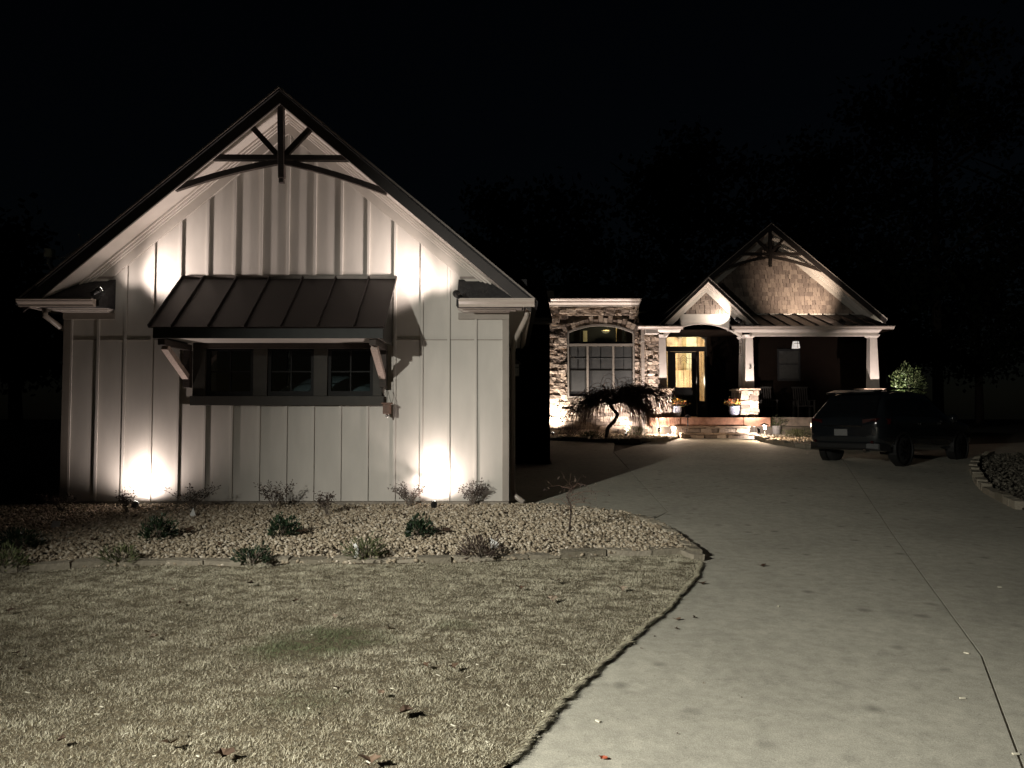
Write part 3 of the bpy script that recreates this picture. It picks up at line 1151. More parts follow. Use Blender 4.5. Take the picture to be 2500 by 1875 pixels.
# pale rounded shape added inside, standing in for the panes' bluish reflection
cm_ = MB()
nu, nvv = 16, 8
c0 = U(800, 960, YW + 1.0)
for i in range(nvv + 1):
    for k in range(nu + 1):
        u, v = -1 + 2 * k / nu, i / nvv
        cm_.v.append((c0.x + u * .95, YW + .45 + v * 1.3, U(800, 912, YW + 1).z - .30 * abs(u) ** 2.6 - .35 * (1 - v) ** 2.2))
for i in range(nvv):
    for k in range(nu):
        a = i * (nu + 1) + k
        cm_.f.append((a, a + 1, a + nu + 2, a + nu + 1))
M['palereflection'] = mat('pale_blue_reflection', (0.30, 0.37, 0.40), 0.4)  # the window reflection's tint, put into a colour
irefl = root('reflection_stand_in', 'pale blue grey rounded shape added behind the garage windows as their reflection', 'car', (c0.x, YW + 1.1, 0))
cm_.build('roof', M['palereflection'], irefl, smooth=True)
MB().box(c0.x - .9, c0.x + .9, YW + .6, YW + 1.8, 0, U(800, 912, YW + 1).z - .66).build('body', M['palereflection'], irefl, bevel=.1)

# small cedar feeder hung by wires under the bracket
fp = U(945, 985, YW - .2)
fd = root('bird_feeder', 'small reddish cedar box hung by wires beside the garage window', 'bird feeder', (fp.x, fp.y, fp.z - .16))
MB().box(fp.x - .055, fp.x + .055, fp.y - .055, fp.y + .055, fp.z - .155, fp.z - .01).build('box', M['cedar'], fd, bevel=0.004)
MB().box(fp.x - .075, fp.x + .075, fp.y - .075, fp.y + .075, fp.z - .009, fp.z + .012).build('lid', M['cedar'], fd, bevel=0.004)
MB().lathe([(0.018, -.02), (0.022, -.05), (0.012, -.066)], (fp.x, fp.y, fp.z - .137), 10).build('perch_nub', M['chrome'], fd, smooth=True)
wr = MB()
hook = Vector((fp.x - .01, fp.y, zb_arm - .30))
for q in ((-.06, 0), (.06, 0), (0, .06), (0, -.06)):
    wr.tube([(fp.x + q[0], fp.y + q[1], fp.z + .01), (fp.x, fp.y, U(945, 948, YW - .2).z)], 0.003, 4)
wr.tube([(fp.x, fp.y, U(945, 948, YW - .2).z), (fp.x, fp.y + .02, zb_arm - .02)], 0.003, 4)
wr.build('hanging_wire', M['black'], fd)

# downspouts
p0 = Vector((WX1 + .10, YF + .5, zg0))
ds = MB().tube([(XC + HWR - .1, YF + .35, zg0 + .01), (XC + HWR - .1, YF + .36, zg0 - .08), (WX1 + .10, YW + .22, zg0 - .42), (WX1 + .07, YW + .24, zg0 - .6),
                (WX1 + .07, YW + .24, 0.16), (WX1 + .10, YW + .20, 0.06), (WX1 + .24, YW + .08, -0.03)], 0.042, 8)
ds.build('downspout', M['downspout'], gar, smooth=True)
ds = MB().tube([(XC - HWR + .22, YF + .25, zg0 + .01), (XC - HWR + .22, YF + .26, zg0 - .1), (XC - HWR + .30, YF + .4, zg0 - .2), (WX0 - .08, YW + .25, zg0 - .33), (WX0 - .06, YW + .26, zg0 - .5), (WX0 - .06, YW + .26, 0)], 0.042, 8)
ds.build('downspout', M['downspout'], gar, smooth=True)

# set-back wing right of the garage, in the dark
wz = U(1300, 781, 18).z
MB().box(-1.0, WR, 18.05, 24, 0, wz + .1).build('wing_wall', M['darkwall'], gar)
MB().yz(gutter_profile(17.55, 17.68, wz - .12, wz), 0.05, WR + .03).build('wing_gutter', M['fascia'], gar)
MB().box(0.0, WR + .02, 17.69, 18.04, wz - .10, wz - .07).build('wing_soffit', M['taupe'], gar)
MB().yz([(17.6, wz + .01), (23, wz + 2.2), (23, wz + 2.1), (17.6, wz - .05)], -1, WR + .02).build('wing_roof', M['roof'], gar)

# bent conduit and bracket on the roof edge, left
cr_ = root('roof_mast', 'dim bent pipe mast with grey box above the left garage eave', 'mast', tuple(U(135, 660, 12.2)))
MB().tube([U(136, 664, 12.2), U(124, 655, 12.2), U(118, 640, 12.2), U(117, 625, 12.2)], 0.022, 7).build('pipe', M['tag'], cr_, smooth=True)
q = U(121, 617, 12.2)
MB().box(q.x - .065, q.x + .065, 12.14, 12.26, q.z - .08, q.z + .06).build('grey_box', M['tag'], cr_, bevel=0.015)
MB().tube([U(131, 620, 12.2), U(139, 631, 12.2), U(148, 633, 12.2), U(180, 612, 12.2), U(206, 597, 12.2), U(214, 588, 12.2)], 0.012, 6).build('cable', M['tag'], cr_, smooth=True)
MB().tube([U(198, 586, 12.2), U(192, 571, 12.2)], 0.014, 6).build('cable_end', M['tag'], cr_)

# carriage lantern on the garage's right wall
lp = U(1259, 900, 16.3)
ln = root('wall_lantern', 'unlit seeded glass lantern on the dark side wall of the garage', 'lantern', tuple(lp))
MB().box(lp.x - .075, lp.x + .075, lp.y - .075, lp.y + .075, lp.z - .16, lp.z + .09).build('glass_body', M['seed_glass'], ln, bevel=0.01)
MB().lathe([(0.12, 0.095), (0.10, 0.13), (0.03, 0.17), (0.02, 0.21)], tuple(lp), 8).build('cap', M['black'], ln)
mb = MB()
for a, b in ((-1, -1), (1, -1), (1, 1), (-1, 1)):
    mb.box(lp.x + a * .077 - .006, lp.x + a * .077 + .006, lp.y + b * .077 - .006, lp.y + b * .077 + .006, lp.z - .17, lp.z + .095)
mb.box(lp.x - .085, lp.x + .085, lp.y - .085, lp.y + .085, lp.z + .02, lp.z + .032)
mb.build('cage', M['black'], ln)
MB().bar((lp.x, lp.y, lp.z + .2), (WX1 + .0, lp.y, lp.z + .24), .02, .02).build('arm', M['black'], ln)


# ------------------------------------------------------------------ spotlights
def spot_fixture(loc, target, power, label, angle=70, blend=0.7, col=WARM, size=0.045, ground_z=None, group=None, lens=True, rad=0.02, spill=None):
    loc = Vector(loc)
    d = (Vector(target) - loc).normalized()
    zb = ground_z if ground_z is not None else loc.z - .12
    r_ = root('spotlight', label, 'spotlight', (loc.x, loc.y, zb), group=group)
    s = size
    MB().lathe([(s * .5, -s * 3.0), (s * .9, -s * 2.8), (s * .95, -s * 1.0), (s * 1.08, -s * .9), (s * 1.08, 0)], loc, 14, d).build('housing', M['black'], r_, smooth=False)
    if lens:
        MB().lathe([(s * .98, .001), (s * .98, .004)], loc, 14, d).build('lens', M['lens'], r_)
    b = loc - d * s * 1.8
    MB().tube([(b.x, b.y, b.z - s * .8), (b.x, b.y, zb)], 0.012, 6).build('stake', M['black'], r_)
    spot(r_, loc + d * .03, target, power, angle, blend, col, rad)
    if spill:                      # the wide part of the beam: power, target, angle
        spot(r_, loc + d * .03, spill[1], spill[0], spill[2], 1.0, col, rad, 'spill_light')
    return r_


# two ground lamps washing the garage wall
ga = U(345, 1216, YW - .16)
gb = U(1063, 1214, YW - .16)
spot_fixture((ga.x, YW - .33, 0.01), (ga.x, YW, .40), 80, 'ground spotlight washing the garage wall behind a twiggy shrub', 58, 1.0, ground_z=-.1, rad=.035,
             spill=(100, (ga.x, YW - .05, 1.0), 165))
spot_fixture((gb.x, YW - .33, 0.01), (gb.x, YW, .40), 145, 'ground spotlight washing the garage wall between two bronze leaved shrubs', 58, 1.0, ground_z=-.1, rad=.035,
             spill=(105, (gb.x, YW - .05, 1.0), 165))
# two lamps on the eave returns aimed across the gable
gl = U(246, 708, YF + .02)
gt = U(338, 650, YW)
gc = U(800, 500, YW)
spot_fixture((gl.x, YF + .0, gl.z), (gt.x, YW, gt.z), 24, 'small lit spotlight on the left eave return of the garage', 62, 1.0, size=0.05, ground_z=zg1, rad=.07,
             spill=(380, tuple(gc), 88))
gl = U(1113, 716, YF + .02)
gt = U(1062, 662, YW)
gc = U(600, 500, YW)
spot_fixture((gl.x, YF + .0, gl.z), (gt.x, YW, gt.z), 50, 'small dark spotlight on the right eave return of the garage', 66, 1.0, size=0.05, ground_z=zg1, rad=.07,
             spill=(380, tuple(gc), 88))

# street lamp behind the camera, its light falls over lawn and driveway
SLP = Vector((-6.0, 0.0, 4.0))
stl = root('street_lamp', 'grey post lamp standing on the lawn left of the driveway', 'street lamp', (SLP.x - .9, SLP.y - .5, g(SLP.y)))
MB().lathe([(0.16, 0), (0.16, .05), (0.08, .1), (0.06, 2.5), (0.05, 4.5)], (SLP.x - .9, SLP.y - .5, g(SLP.y)), 12).build('pole', M['galv'], stl, smooth=True)
MB().tube([(SLP.x - .9, SLP.y - .5, 3.9), (SLP.x - .6, SLP.y - .33, 4.15), (SLP.x - .2, SLP.y - .1, 4.22)], 0.03, 8).build('arm', M['galv'], stl, smooth=True)
MB().lathe([(0.05, .3), (0.14, .27), (0.2, .2), (0.21, .17), (0.2, .17)], tuple(SLP), 14).build('head', M['galv'], stl, smooth=True)
MB().lathe([(0.14, .155), (0.15, .168)], tuple(SLP), 14).build('lens', M['lens_soft'], stl)
# unseen plate added under the lamp to shade the lawn in front of it
gs = MB()
n = 14
arc = [R(-50 + k * 97 / n) for k in range(n + 1)]
for zz in (SLP.z - .235, SLP.z - .225):
    gs.v.append((SLP.x, SLP.y, zz))
    for a in arc:
        gs.v.append((SLP.x + math.sin(a) * .41, SLP.y + math.cos(a) * .41, zz))
m2 = n + 2
for k in range(n):
    gs.f += [(0, k + 2, k + 1), (m2, m2 + k + 1, m2 + k + 2), (k + 1, k + 2, m2 + k + 2, m2 + k + 1)]
gs.build('added_shade_plate', M['black'], stl)
vs_ = MB()  # unseen curved band added beside the lamp, dims the far right driveway
arc = [R(41 + k * 75 / n) for k in range(n + 1)]
for k, a in enumerate(arc):
    for rr_ in (.355, .365):
        for zz in (SLP.z - .135, SLP.z + .17):
            vs_.v.append((SLP.x + math.sin(a) * rr_, SLP.y + math.cos(a) * rr_, zz))
for k in range(n):
    b = 4 * k
    vs_.f += [(b, b + 1, b + 5, b + 4), (b + 2, b + 6, b + 7, b + 3), (b, b + 4, b + 6, b + 2), (b + 1, b + 3, b + 7, b + 5)]
vs_.build('added_shade_band', M['black'], stl)
MB().tube([(SLP.x - .05, SLP.y - .05, SLP.z - .23), (SLP.x - .05, SLP.y - .05, SLP.z + .18)], .008, 5).build('shade_plate_rod', M['black'], stl)  # rod of the added plate
spot(stl, SLP, (SLP.x + 8.0, SLP.y + 4.8, SLP.z - 4.9), 9300, 104, 1.0, COOL, 0.11)

# ================================================================== HOUSE
YS = 27.1                        # stone wall plane
YD = 29.5                        # door and porch wall plane
YG = 28.8                        # big gable's wall plane
YP = 26.8                        # porch front edge
hz = g(YS)
house = root('house', 'far stone fronted house with shingled gables and lit arched entry', 'house', (U(1750, 1000, YS).x, YS, hz))


def X_(px, Y):
    return (px - 1250) / F * Y


def ux(px, Y):
    return U(px, 1000, Y).x


def uz(py, Y):
    return U(1700, py, Y).z


ST = [stone_mesh('stone', M['stone'], 100 + i, 0.13, nx=3) for i in range(10)]
# --- ledge stone wall with the arched window
sx0, sx1 = ux(1330, YS), ux(1562, YS)
sx2 = ux(1607, YS)
szb, szt = hz - .1, uz(748, YS)
ox0, ox1 = ux(1386, YS), ux(1549, YS)
ozb, ozs, ozt = uz(972, YS), uz(811, YS), uz(792, YS)
acx, arise, ahalf = (ox0 + ox1) / 2, ozt - ozs, (ox1 - ox0) / 2
arad = (ahalf ** 2 + arise ** 2) / (2 * arise)
acz = ozt - arad


def arch_z(x, r=arad, cz=acz, cx=acx):
    return cz + math.sqrt(max(0, r * r - (x - cx) ** 2))


archpts = [(ox0 + (ox1 - ox0) * k / 20, 0) for k in range(21)]
archpts = [(x, arch_z(x)) for x, _ in archpts]
sw = MB()
sw.box(sx0, ox0, YS + .06, YS + .3, szb, szt)
sw.box(ox1, sx2 + .05, YS + .06, YS + .3, szb, uz(806, YS))
sw.box(ox1, sx1, YS + .06, YS + .3, uz(806, YS), szt)
sw.box(ox0, ox1, YS + .06, YS + .3, szb, ozb)
sw.xz(archpts + [(ox1, szt), (ox0, szt)], YS + .06, YS + .3)
sw = sw.build('stone_wall', M['mortar'], house)

srnd = random.Random(11)


def lay(parent, x0, x1, z0, z1, y, blocked=None, hmin=.07, hmax=.15, wmin=.16, wmax=.5, depth=.11):
    z = z0
    n = 0
    while z < z1 - .03:
        h = min(srnd.uniform(hmin, hmax), z1 - z)
        x = x0 - srnd.uniform(0, .1)
        while x < x1 - .02:
            L = srnd.uniform(wmin, wmax)
            a, b = max(x, x0), min(x + L, x1)
            x += L
            if b - a < .05:
                continue
            segs = [(a, b, z, h)]
            if blocked:
                segs = blocked(a, b, z, h)
            for sa, sb, szz, sh in segs:
                if sb - sa < .04 or sh < .03:
                    continue
                pr = srnd.uniform(-.03, .04)
                dd = depth
                mw = Matrix.Translation(((sa + sb) / 2, y + dd / 2 - pr - .02, szz + sh / 2)) @ Matrix.Rotation(srnd.uniform(-.03, .03), 4, 'Y') \
                    @ Matrix.Rotation(srnd.uniform(-.07, .07), 4, 'X') @ Matrix.Rotation(srnd.uniform(-.08, .08), 4, 'Z') @ Matrix.Diagonal((sb - sa - .007, dd, sh - .005, 1))
                place('stone', ST[srnd.randrange(10)], parent, mw)
                n += 1
        z += h
    return n


VT = .29                         # length of the arch stones


def block(a, b, z, h):
    zt = z + h
    c = (a + b) / 2
    if b <= ox0 - .02 or a >= ox1 + .02:
        # beside the window: keep clear of the arch stones
        if b > ox0 - .25 and a < ox1 + .25 and ozs - .02 < c * 0 + zt and z < ozs + .42:
            rr = math.hypot(c - acx, z + h / 2 - acz)
            if rr < arad + VT * .8 and z > ozs - .05:
                return []
        return [(a, b, z, h)]
    if zt <= ozb:
        return [(a, b, z, h)]
    rr = min(math.hypot(q - acx, z - acz) for q in (a, c, b))
    if z > ozs and rr > arad + VT * .9:
        return [(a, b, z, h)]
    if z < ozs + .05:
        out = []
        if a < ox0 - .03:
            out.append((a, ox0 - .02, z, h))
        if b > ox1 + .03:
            out.append((ox1 + .02, b, z, h))
        return out
    return []


n1 = lay(sw, sx0 + .1, sx1 - .01, szb + .1, szt, YS, block, .07, .145, .18, .56)
n2 = lay(sw, sx1 + .01, sx2 + .04, szb + .1, uz(818, YS), YS, None, .09, .17, .18, .42)
# arch stones
nv = 17
a0 = math.atan2(ox0 - .14 - acx, ozs - acz)
a1_ = -a0
for k in range(nv):
    t0 = a0 + (a1_ - a0) * k / nv + .004
    t1 = a0 + (a1_ - a0) * (k + 1) / nv - .004
    L = VT * srnd.uniform(.6, 1.1) * (1.2 if k == nv // 2 else 1)
    p = [(acx + math.sin(t) * r, acz + math.cos(t) * r) for t, r in ((t0, arad + .015), (t1, arad + .015), (t1, arad + L), (t0, arad + L))]
    MB().xz(p, YS - .005 - srnd.uniform(0, .05), YS + .1).build('arch_stone', M['stone'], sw)
print('stones', n1, n2)

# --- arched window
wn = MB()
inn_, outp = [], []
for k in range(21):
    x = ox0 + (ox1 - ox0) * k / 20
    outp.append((x, arch_z(x) + .012))
for k in range(21):
    x = ox1 - .05 - (ox1 - ox0 - .1) * k / 20
    inn_.append((x, arch_z(x) - .06))
wn.xz(outp + inn_, YS - .045, YS + .08)
wn.box(ox0 - .005, ox0 + .05, YS - .045, YS + .08, ozb, ozs - .005)
wn.box(ox1 - .05, ox1 + .005, YS - .045, YS + .08, ozb, ozs - .005)
wn.box(ox0 + .05, ox1 - .05, YS - .045, YS + .08, ozb, ozb + .06)
M['wtrim'] = mat('window_surround', (0.20, 0.18, 0.155), 0.5)
wind = wn.build('arched_window', M['wtrim'], house)
ztb0, ztb1 = uz(845, YS), uz(839, YS)
MB().box(ox0 + .051, ox1 - .051, YS - .01, YS + .07, ztb1, ztb1 + .07).build('transom_bar', M['sash'], wind)
MB().box(ox0 + .051, ox1 - .051, YS - .03, YS + .07, ztb0, ztb1 - .002).build('transom_bar', M['wtrim'], wind)
for a, b in ((1432.5, 1437.5), (1495.5, 1500.5)):
    MB().box(ux(a, YS), ux(b, YS), YS - .03, YS + .07, ozb + .061, ztb0 - .001).build('mullion', M['wtrim'], wind)
cols = [(1390.5, 1432), (1438, 1495), (1501, 1545)]
for a, b in cols:
    xa, xb = ux(a, YS) + .02, ux(b, YS) - .01
    zt_, zb_ = ztb0 - .02, ozb + .07
    zm1 = zb_ + (zt_ - zb_) * .52
    MB().box(xa, xb, YS + .02, YS + .035, zb_, zt_).build('screen', M['screen'], wind)
    MB().box(xa, xb, YS + .002, YS + .014, zm1 - .016, zm1 + .016).build('sash_rail', M['window_frame'], wind)
    xm = (xa + xb) / 2
    zq = (zm1 + zt_) / 2
    MB().box(xm - .008, xm + .008, YS + .008, YS + .018, zm1 + .017, zt_).build('muntin', M['sash'], wind)
    MB().box(xa, xb, YS + .006, YS + .017, zq - .008, zq + .008).build('muntin', M['blind'], wind)
    MB().box(xa, xb, YS - .012, YS - .008, zb_, zt_).build('pane', M['clearglass'], wind)
MB().xz([(ox0 + .051, ztb1 + .072), (ox1 - .051, ztb1 + .072)] + [(x, z - .002) for x, z in inn_], YS + .02, YS + .026).build('pane', M['glass'], wind)
# the room behind it
rm = MB()
ry = YS + 3.2
rm.box(ox0 - .6, ox1 + .6, ry, ry + .05, hz, szt)
rm.box(ox0 - .6, ox1 + .6, YS + .35, ry, szt - .15, szt - .1)
rm.box(ox0 - .65, ox0 - .6, YS + .35, ry, hz, szt)
rm.box(ox1 + .6, ox1 + .65, YS + .35, ry, hz, szt)
rm.build('room', M['darkroom'], house)
mb = MB()
for a, b in ((1402, 1416), (1506, 1520), (1531, 1546)):
    mb.box(ux(a, ry - 1), ux(b, ry - 1), ry - 1.0, ry - .9, hz, szt - .2)
mb.build('curtain', M['tan'], house)
MB().box(ux(1526, ry - 1), ux(1530, ry - 1), ry - 1.05, ry - .92, hz, szt - .2).build('bright_jamb', M['cream'], house)
MB().box(ux(1424, ry), ux(1434, ry), ry - .06, ry - .03, uz(836, ry), uz(808, ry)).build('wall_picture', M['cream'], house)
fl_ = U(1479, 812, ry - .6)
flr = root('floor_lamp', 'torchiere floor lamp with glowing bowl seen through the arched window', 'floor lamp', (fl_.x, fl_.y, hz))
MB().lathe([(0.03, -.03), (0.10, -.01), (0.16, .05), (0.17, .08)], tuple(fl_), 14).build('bowl', M['bowl'], flr, smooth=True)
MB().lathe([(0.14, 0), (0.13, .03), (0.015, .05), (0.012, fl_.z - hz - .03)], (fl_.x, fl_.y, hz), 10).build('stand', M['black'], flr)
point(flr, (fl_.x, fl_.y - .3, fl_.z + .25), 22, (1, .75, .42), .1)

# --- cornice over the stone wall
czg1, czg0 = uz(729, YS - .35), uz(737.5, YS - .35)
MB().yz(gutter_profile(YS - .46, YS - .33, czg0, czg1), ux(1345, YS - .4), ux(1567, YS - .4)).build('gutter', M['gutter'], house)
MB().yz([(YS - .33, czg0 + .01), (YS - .33, czg0 - .02), (YS - .12, uz(743, YS - .2)), (YS + .05, uz(743, YS - .2)), (YS + .05, czg0 + .01)], ux(1330, YS - .2), ux(1563, YS - .2)).build('crown_moulding', M['white_trim'], house)
MB().box(ux(1330, YS), ux(1561.5, YS), YS - .10, YS + .06, uz(748.5, YS), uz(743.2, YS)).build('frieze_board', M['trim'], house)
# left gutter return climbing out of sight
MB().bar(U(1353, 731, YS - .4), U(1378, 712, YS + 1.0), .09, .09).build('gutter', M['gutter'], house)
MB().box(ux(1300, YS), ux(1352, YS), YS - .3, YS + 1.2, czg1 + .0, uz(713, YS)).build('soffit', M['white_trim'], house)
mb = MB().yz([(YS - .3, czg1 - .05), (YS + 5, czg1 + 1.4), (YS + 5, czg1 - .1), (YS - .3, czg1 - .1)], ux(1356, YS), ux(1563, YS))
mb.build('roof_slope', M['roof'], house)

# --- downspout between stone and porch
MB().box(ux(1566, YS - .1), ux(1573.5, YS - .1), YS - .20, YS - .10, hz, uz(803, YS)).build('downspout', M['downspout'], house, bevel=.01)
for py in (833, 900):
    MB().box(ux(1565.5, YS - .1), ux(1574, YS - .1), YS - .206, YS - .09, uz(py + 3, YS), uz(py, YS)).build('downspout_strap', M['trim'], house)

# --- porch platform, steps
zpl = uz(1019, YP)
px0, px1 = ux(1588, YP), ux(1881, YP)
MB().box(px0, ux(2185, YP), YP + .33, YD + .1, zpl - .3, zpl).build('porch_floor', M['porchfloor'], house)
zpb = uz(1041, YP)
for a, b in ((1588, 1660), (1816, 1881)):
    MB().box(ux(a, YP), ux(b, YP), YP, YP + .32, zpb, zpl - .002).build('porch_face', M['brick'], house, bevel=.012)
MB().box(ux(1660.5, YP), ux(1815.5, YP), YP + .05, YP + .32, zpb - .2, zpl - .004).build('porch_riser', M['brick'], house, bevel=.012)
MB().box(px0 + .1, ux(2180, YP), YP + .2, YP + .5, hz - .3, zpb - .002).build('porch_foundation', M['mortar'], house)
# tread edge flagstones
steps = root('entry_steps', 'two stone entry steps leading up to the lit porch', 'steps', (ux(1750, 26.1), 26.1, g(26.1)))
for (a, b, yf, yb, pt, pb) in ((1647, 1832, 26.45, YP + .04, 1040, 1055), (1662, 1847, 26.1, 26.46, 1057, 1072)):
    zt_, zb_ = uz(pt, yf), uz(pb, yf)
    xs_ = [ux(a, yf)]
    while xs_[-1] < ux(b, yf) - .25:
        xs_.append(min(ux(b, yf), xs_[-1] + srnd.uniform(.35, .7)))
    xs_[-1] = ux(b, yf)
    for q, r_ in zip(xs_[:-1], xs_[1:]):
        MB().box(q + .004, r_ - .004, yf - .03, yb, zt_ - .055, zt_ + srnd.uniform(-.004, .004)).build('tread_stone', M['flag'], steps, bevel=.01)
    MB().box(ux(a, yf) + .03, ux(b, yf) - .03, yf + .06, yb, zb_ - .12, zt_ - .057).build('step_core', M['mortar'], steps)
    lay(steps, ux(a, yf) + .02, ux(b, yf) - .02, zb_ - .02, zt_ - .058, yf + .03, None, .12, .17, .25, .5, .08)

# --- porch back wall with door opening
dx0, dx1 = ux(1620, YD), ux(1727, YD)
zdt = uz(803, YD)
pw = MB()
pw.box(sx2, dx0, YD, YD + .15, zpl - .1, uz(770, YD))
pw.box(dx1, ux(2165, YD), YD, YD + .15, zpl - .1, uz(770, YD))
pw.box(dx0, dx1, YD, YD + .15, zdt + .06, uz(770, YD))
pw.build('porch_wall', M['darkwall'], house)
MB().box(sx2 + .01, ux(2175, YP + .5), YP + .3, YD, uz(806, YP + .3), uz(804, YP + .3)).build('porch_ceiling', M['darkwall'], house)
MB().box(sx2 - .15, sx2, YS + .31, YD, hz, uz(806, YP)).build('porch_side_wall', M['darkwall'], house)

dr = MB()
dax0, dax1 = ux(1624, YD), ux(1723, YD)
dzs, dzt_, dzb = uz(829, YD), uz(813.5, YD), uz(846, YD)
dcx, dhalf, drise = (dax0 + dax1) / 2, (dax1 - dax0) / 2, dzt_ - dzs
drad = (dhalf ** 2 + drise ** 2) / (2 * drise)
dcz = dzt_ - drad
dcurve = [(dax0 + (dax1 - dax0) * k / 16, arch_z(dax0 + (dax1 - dax0) * k / 16, drad, dcz, dcx)) for k in range(17)]
dr.xz([(dx0, zdt + .06)] + [(dx0, dzs)] + dcurve + [(dx1, dzs), (dx1, zdt + .06)], YD - .02, YD + .12)
dr.box(dx0, dax0, YD - .02, YD + .12, dzb, dzs)
dr.box(dax1, dx1, YD - .02, YD + .12, dzb, dzs)
dr.box(dx0, dx1, YD - .03, YD + .12, uz(858, YD), dzb - .002)
for a, b in ((1619, 1625), (1632, 1638), (1702, 1708), (1721, 1727)):
    dr.box(ux(a, YD), ux(b, YD), YD - .02, YD + .12, zpl, uz(858, YD) - .002)
dr.box(ux(1625, YD), ux(1632, YD), YD - .015, YD + .1, zpl, uz(979, YD))
dr.box(ux(1708, YD), ux(1721, YD), YD - .015, YD + .1, zpl, uz(979, YD))
door = dr.build('entry_door', M['door'], house)
dl = MB()
gx0, gx1, gz0, gz1 = ux(1650.5, YD), ux(1690, YD), uz(945.5, YD), uz(862, YD)
d0x, d1x, dtz = ux(1638.3, YD), ux(1701.7, YD), uz(858.6, YD)
dl.box(d0x, gx0, YD + .0, YD + .06, zpl + .01, dtz)
dl.box(gx1, d1x, YD + .0, YD + .06, zpl + .01, dtz)
dl.box(gx0, gx1, YD + .0, YD + .06, zpl + .01, gz0)
dl.box(gx0, gx1, YD + .0, YD + .06, gz1, dtz)
dl.build('door_slab', M['door'], door)
MB().box(gx0, gx1, YD + .028, YD + .032, gz0, gz1).build('door_glass', M['glass'], door)
MB().xz([(dax0, dzb), (dax1, dzb)] + dcurve[::-1], YD + .03, YD + .034).build('transom_glass', M['glass'], door)
for a, b in ((1625, 1632), (1708, 1721)):
    MB().box(ux(a, YD), ux(b, YD), YD + .03, YD + .034, uz(978.6, YD), uz(858.6, YD)).build('sidelight_glass', M['glass'], door)
cm = MB()
gw = gx1 - gx0


def gp(u, v):
    return Vector((gx0 + gw * u, YD + .022, gz1 - (gz1 - gz0) * v))


for o_ in (0, .07, .14):
    cm.bar(gp(.25, .16 + o_), gp(.5, .05 + o_), .014, .01)
    cm.bar(gp(.5, .05 + o_), gp(.75, .16 + o_), .014, .01)
for a, b in (((0, .16), (.25, .16)), ((.75, .16), (1, .16)), ((.02, .32), (.98, .32)), ((.5, .3), (.5, 1)), ((.15, .02), (.15, .98)), ((.85, .02), (.85, .98)), ((.32, .13), (.32, .3)), ((.68, .13), (.68, .3))):
    cm.bar(gp(*a), gp(*b), .012, .01)
cm.build('leaded_pattern', M['leadcame'], door)
cm = MB()
slx = ux(1714.5, YD)
cm.bar((slx, YD + .022, uz(862, YD)), (slx, YD + .022, uz(975, YD)), .01, .01)
for py in (868, 912, 922, 932, 970):
    c_ = Vector((slx, YD + .022, uz(py, YD)))
    for q, r_ in (((-.04, 0), (0, .05)), ((0, .05), (.04, 0)), ((.04, 0), (0, -.05)), ((0, -.05), (-.04, 0))):
        cm.bar(c_ + Vector((q[0], 0, q[1])), c_ + Vector((r_[0], 0, r_[1])), .009, .008)
cm.build('leaded_pattern', M['leadcame'], door)
MB().lathe([(.03, 0), (.035, -.03), (.02, -.05)], (d1x - .07, YD, uz(935, YD)), 8, (0, 1, 0)).build('door_knob', M['chrome'], door)

# foyer: pine boards, lit
fy = YD + 2.6
bx = ux(1605, fy)
fo = MB()
fo.box(ux(1600, fy), ux(1740, fy), YD + .16, fy + .1, uz(792, fy), uz(790, fy))
fo.box(ux(1600, fy), ux(1740, fy), YD + .16, fy + .1, zpl - .1, zpl - .01)
fo.box(ux(1597, fy), ux(1600, fy), YD + .16, fy + .1, zpl, uz(791, fy))
fo.box(ux(1740, fy), ux(1743, fy), YD + .16, fy + .1, zpl, uz(791, fy))
fo.box(ux(1598, fy), ux(1742, fy), fy + .05, fy + .1, zpl, uz(791, fy))
foy = fo.build('foyer', M['tan'], house)
while bx < ux(1664, fy):
    b2 = bx + srnd.uniform(.12, .17)
    MB().box(bx, b2 - .006, fy, fy + .04, zpl, uz(793, fy)).build('pine_board', M['pine'], foy)
    bx = b2
MB().box(ux(1668, fy), ux(1676, fy), fy + .0, fy + .04, zpl, uz(793, fy)).build('pine_board', M['tan'], foy)
MB().box(ux(1677, fy), ux(1702, fy), fy - .02, fy + .04, zpl, uz(793, fy)).build('cream_door', M['cream'], foy)
bx = ux(1706, fy)
while bx < ux(1736, fy):
    b2 = bx + srnd.uniform(.12, .17)
    MB().box(bx, b2 - .006, fy, fy + .04, zpl, uz(793, fy)).build('pine_board', M['pine'], foy)
    bx = b2
MB().box(ux(1645, fy), ux(1700, fy), fy - .25, fy - .05, zpl, uz(905, fy)).build('console', M['pine'], foy)
chn = U(1650, 822, fy - .8)
sc_ = MB().tube([chn, chn + Vector((.12, 0, -.06)), chn + Vector((.22, 0, -.04)), chn + Vector((.28, 0, .05))], .014, 6)
sc_.lathe([(.05, 0), (.07, .08)], tuple(chn + Vector((.28, 0, .05))), 8)
sc_.lathe([(.05, 0), (.07, .08)], tuple(chn + Vector((0, 0, 0))), 8)
sc_.build('wall_sconce', M['black'], foy)
point(house, (ux(1680, YD + 1.2), YD + 1.2, uz(812, YD + 1.2)), 200, (1, .86, .66), .12, 'foyer_light')
point(house, (ux(1675, YD + 1.2), YD + 1.4, uz(930, YD + 1.2)), 80, (1, .86, .66), .15, 'foyer_light')

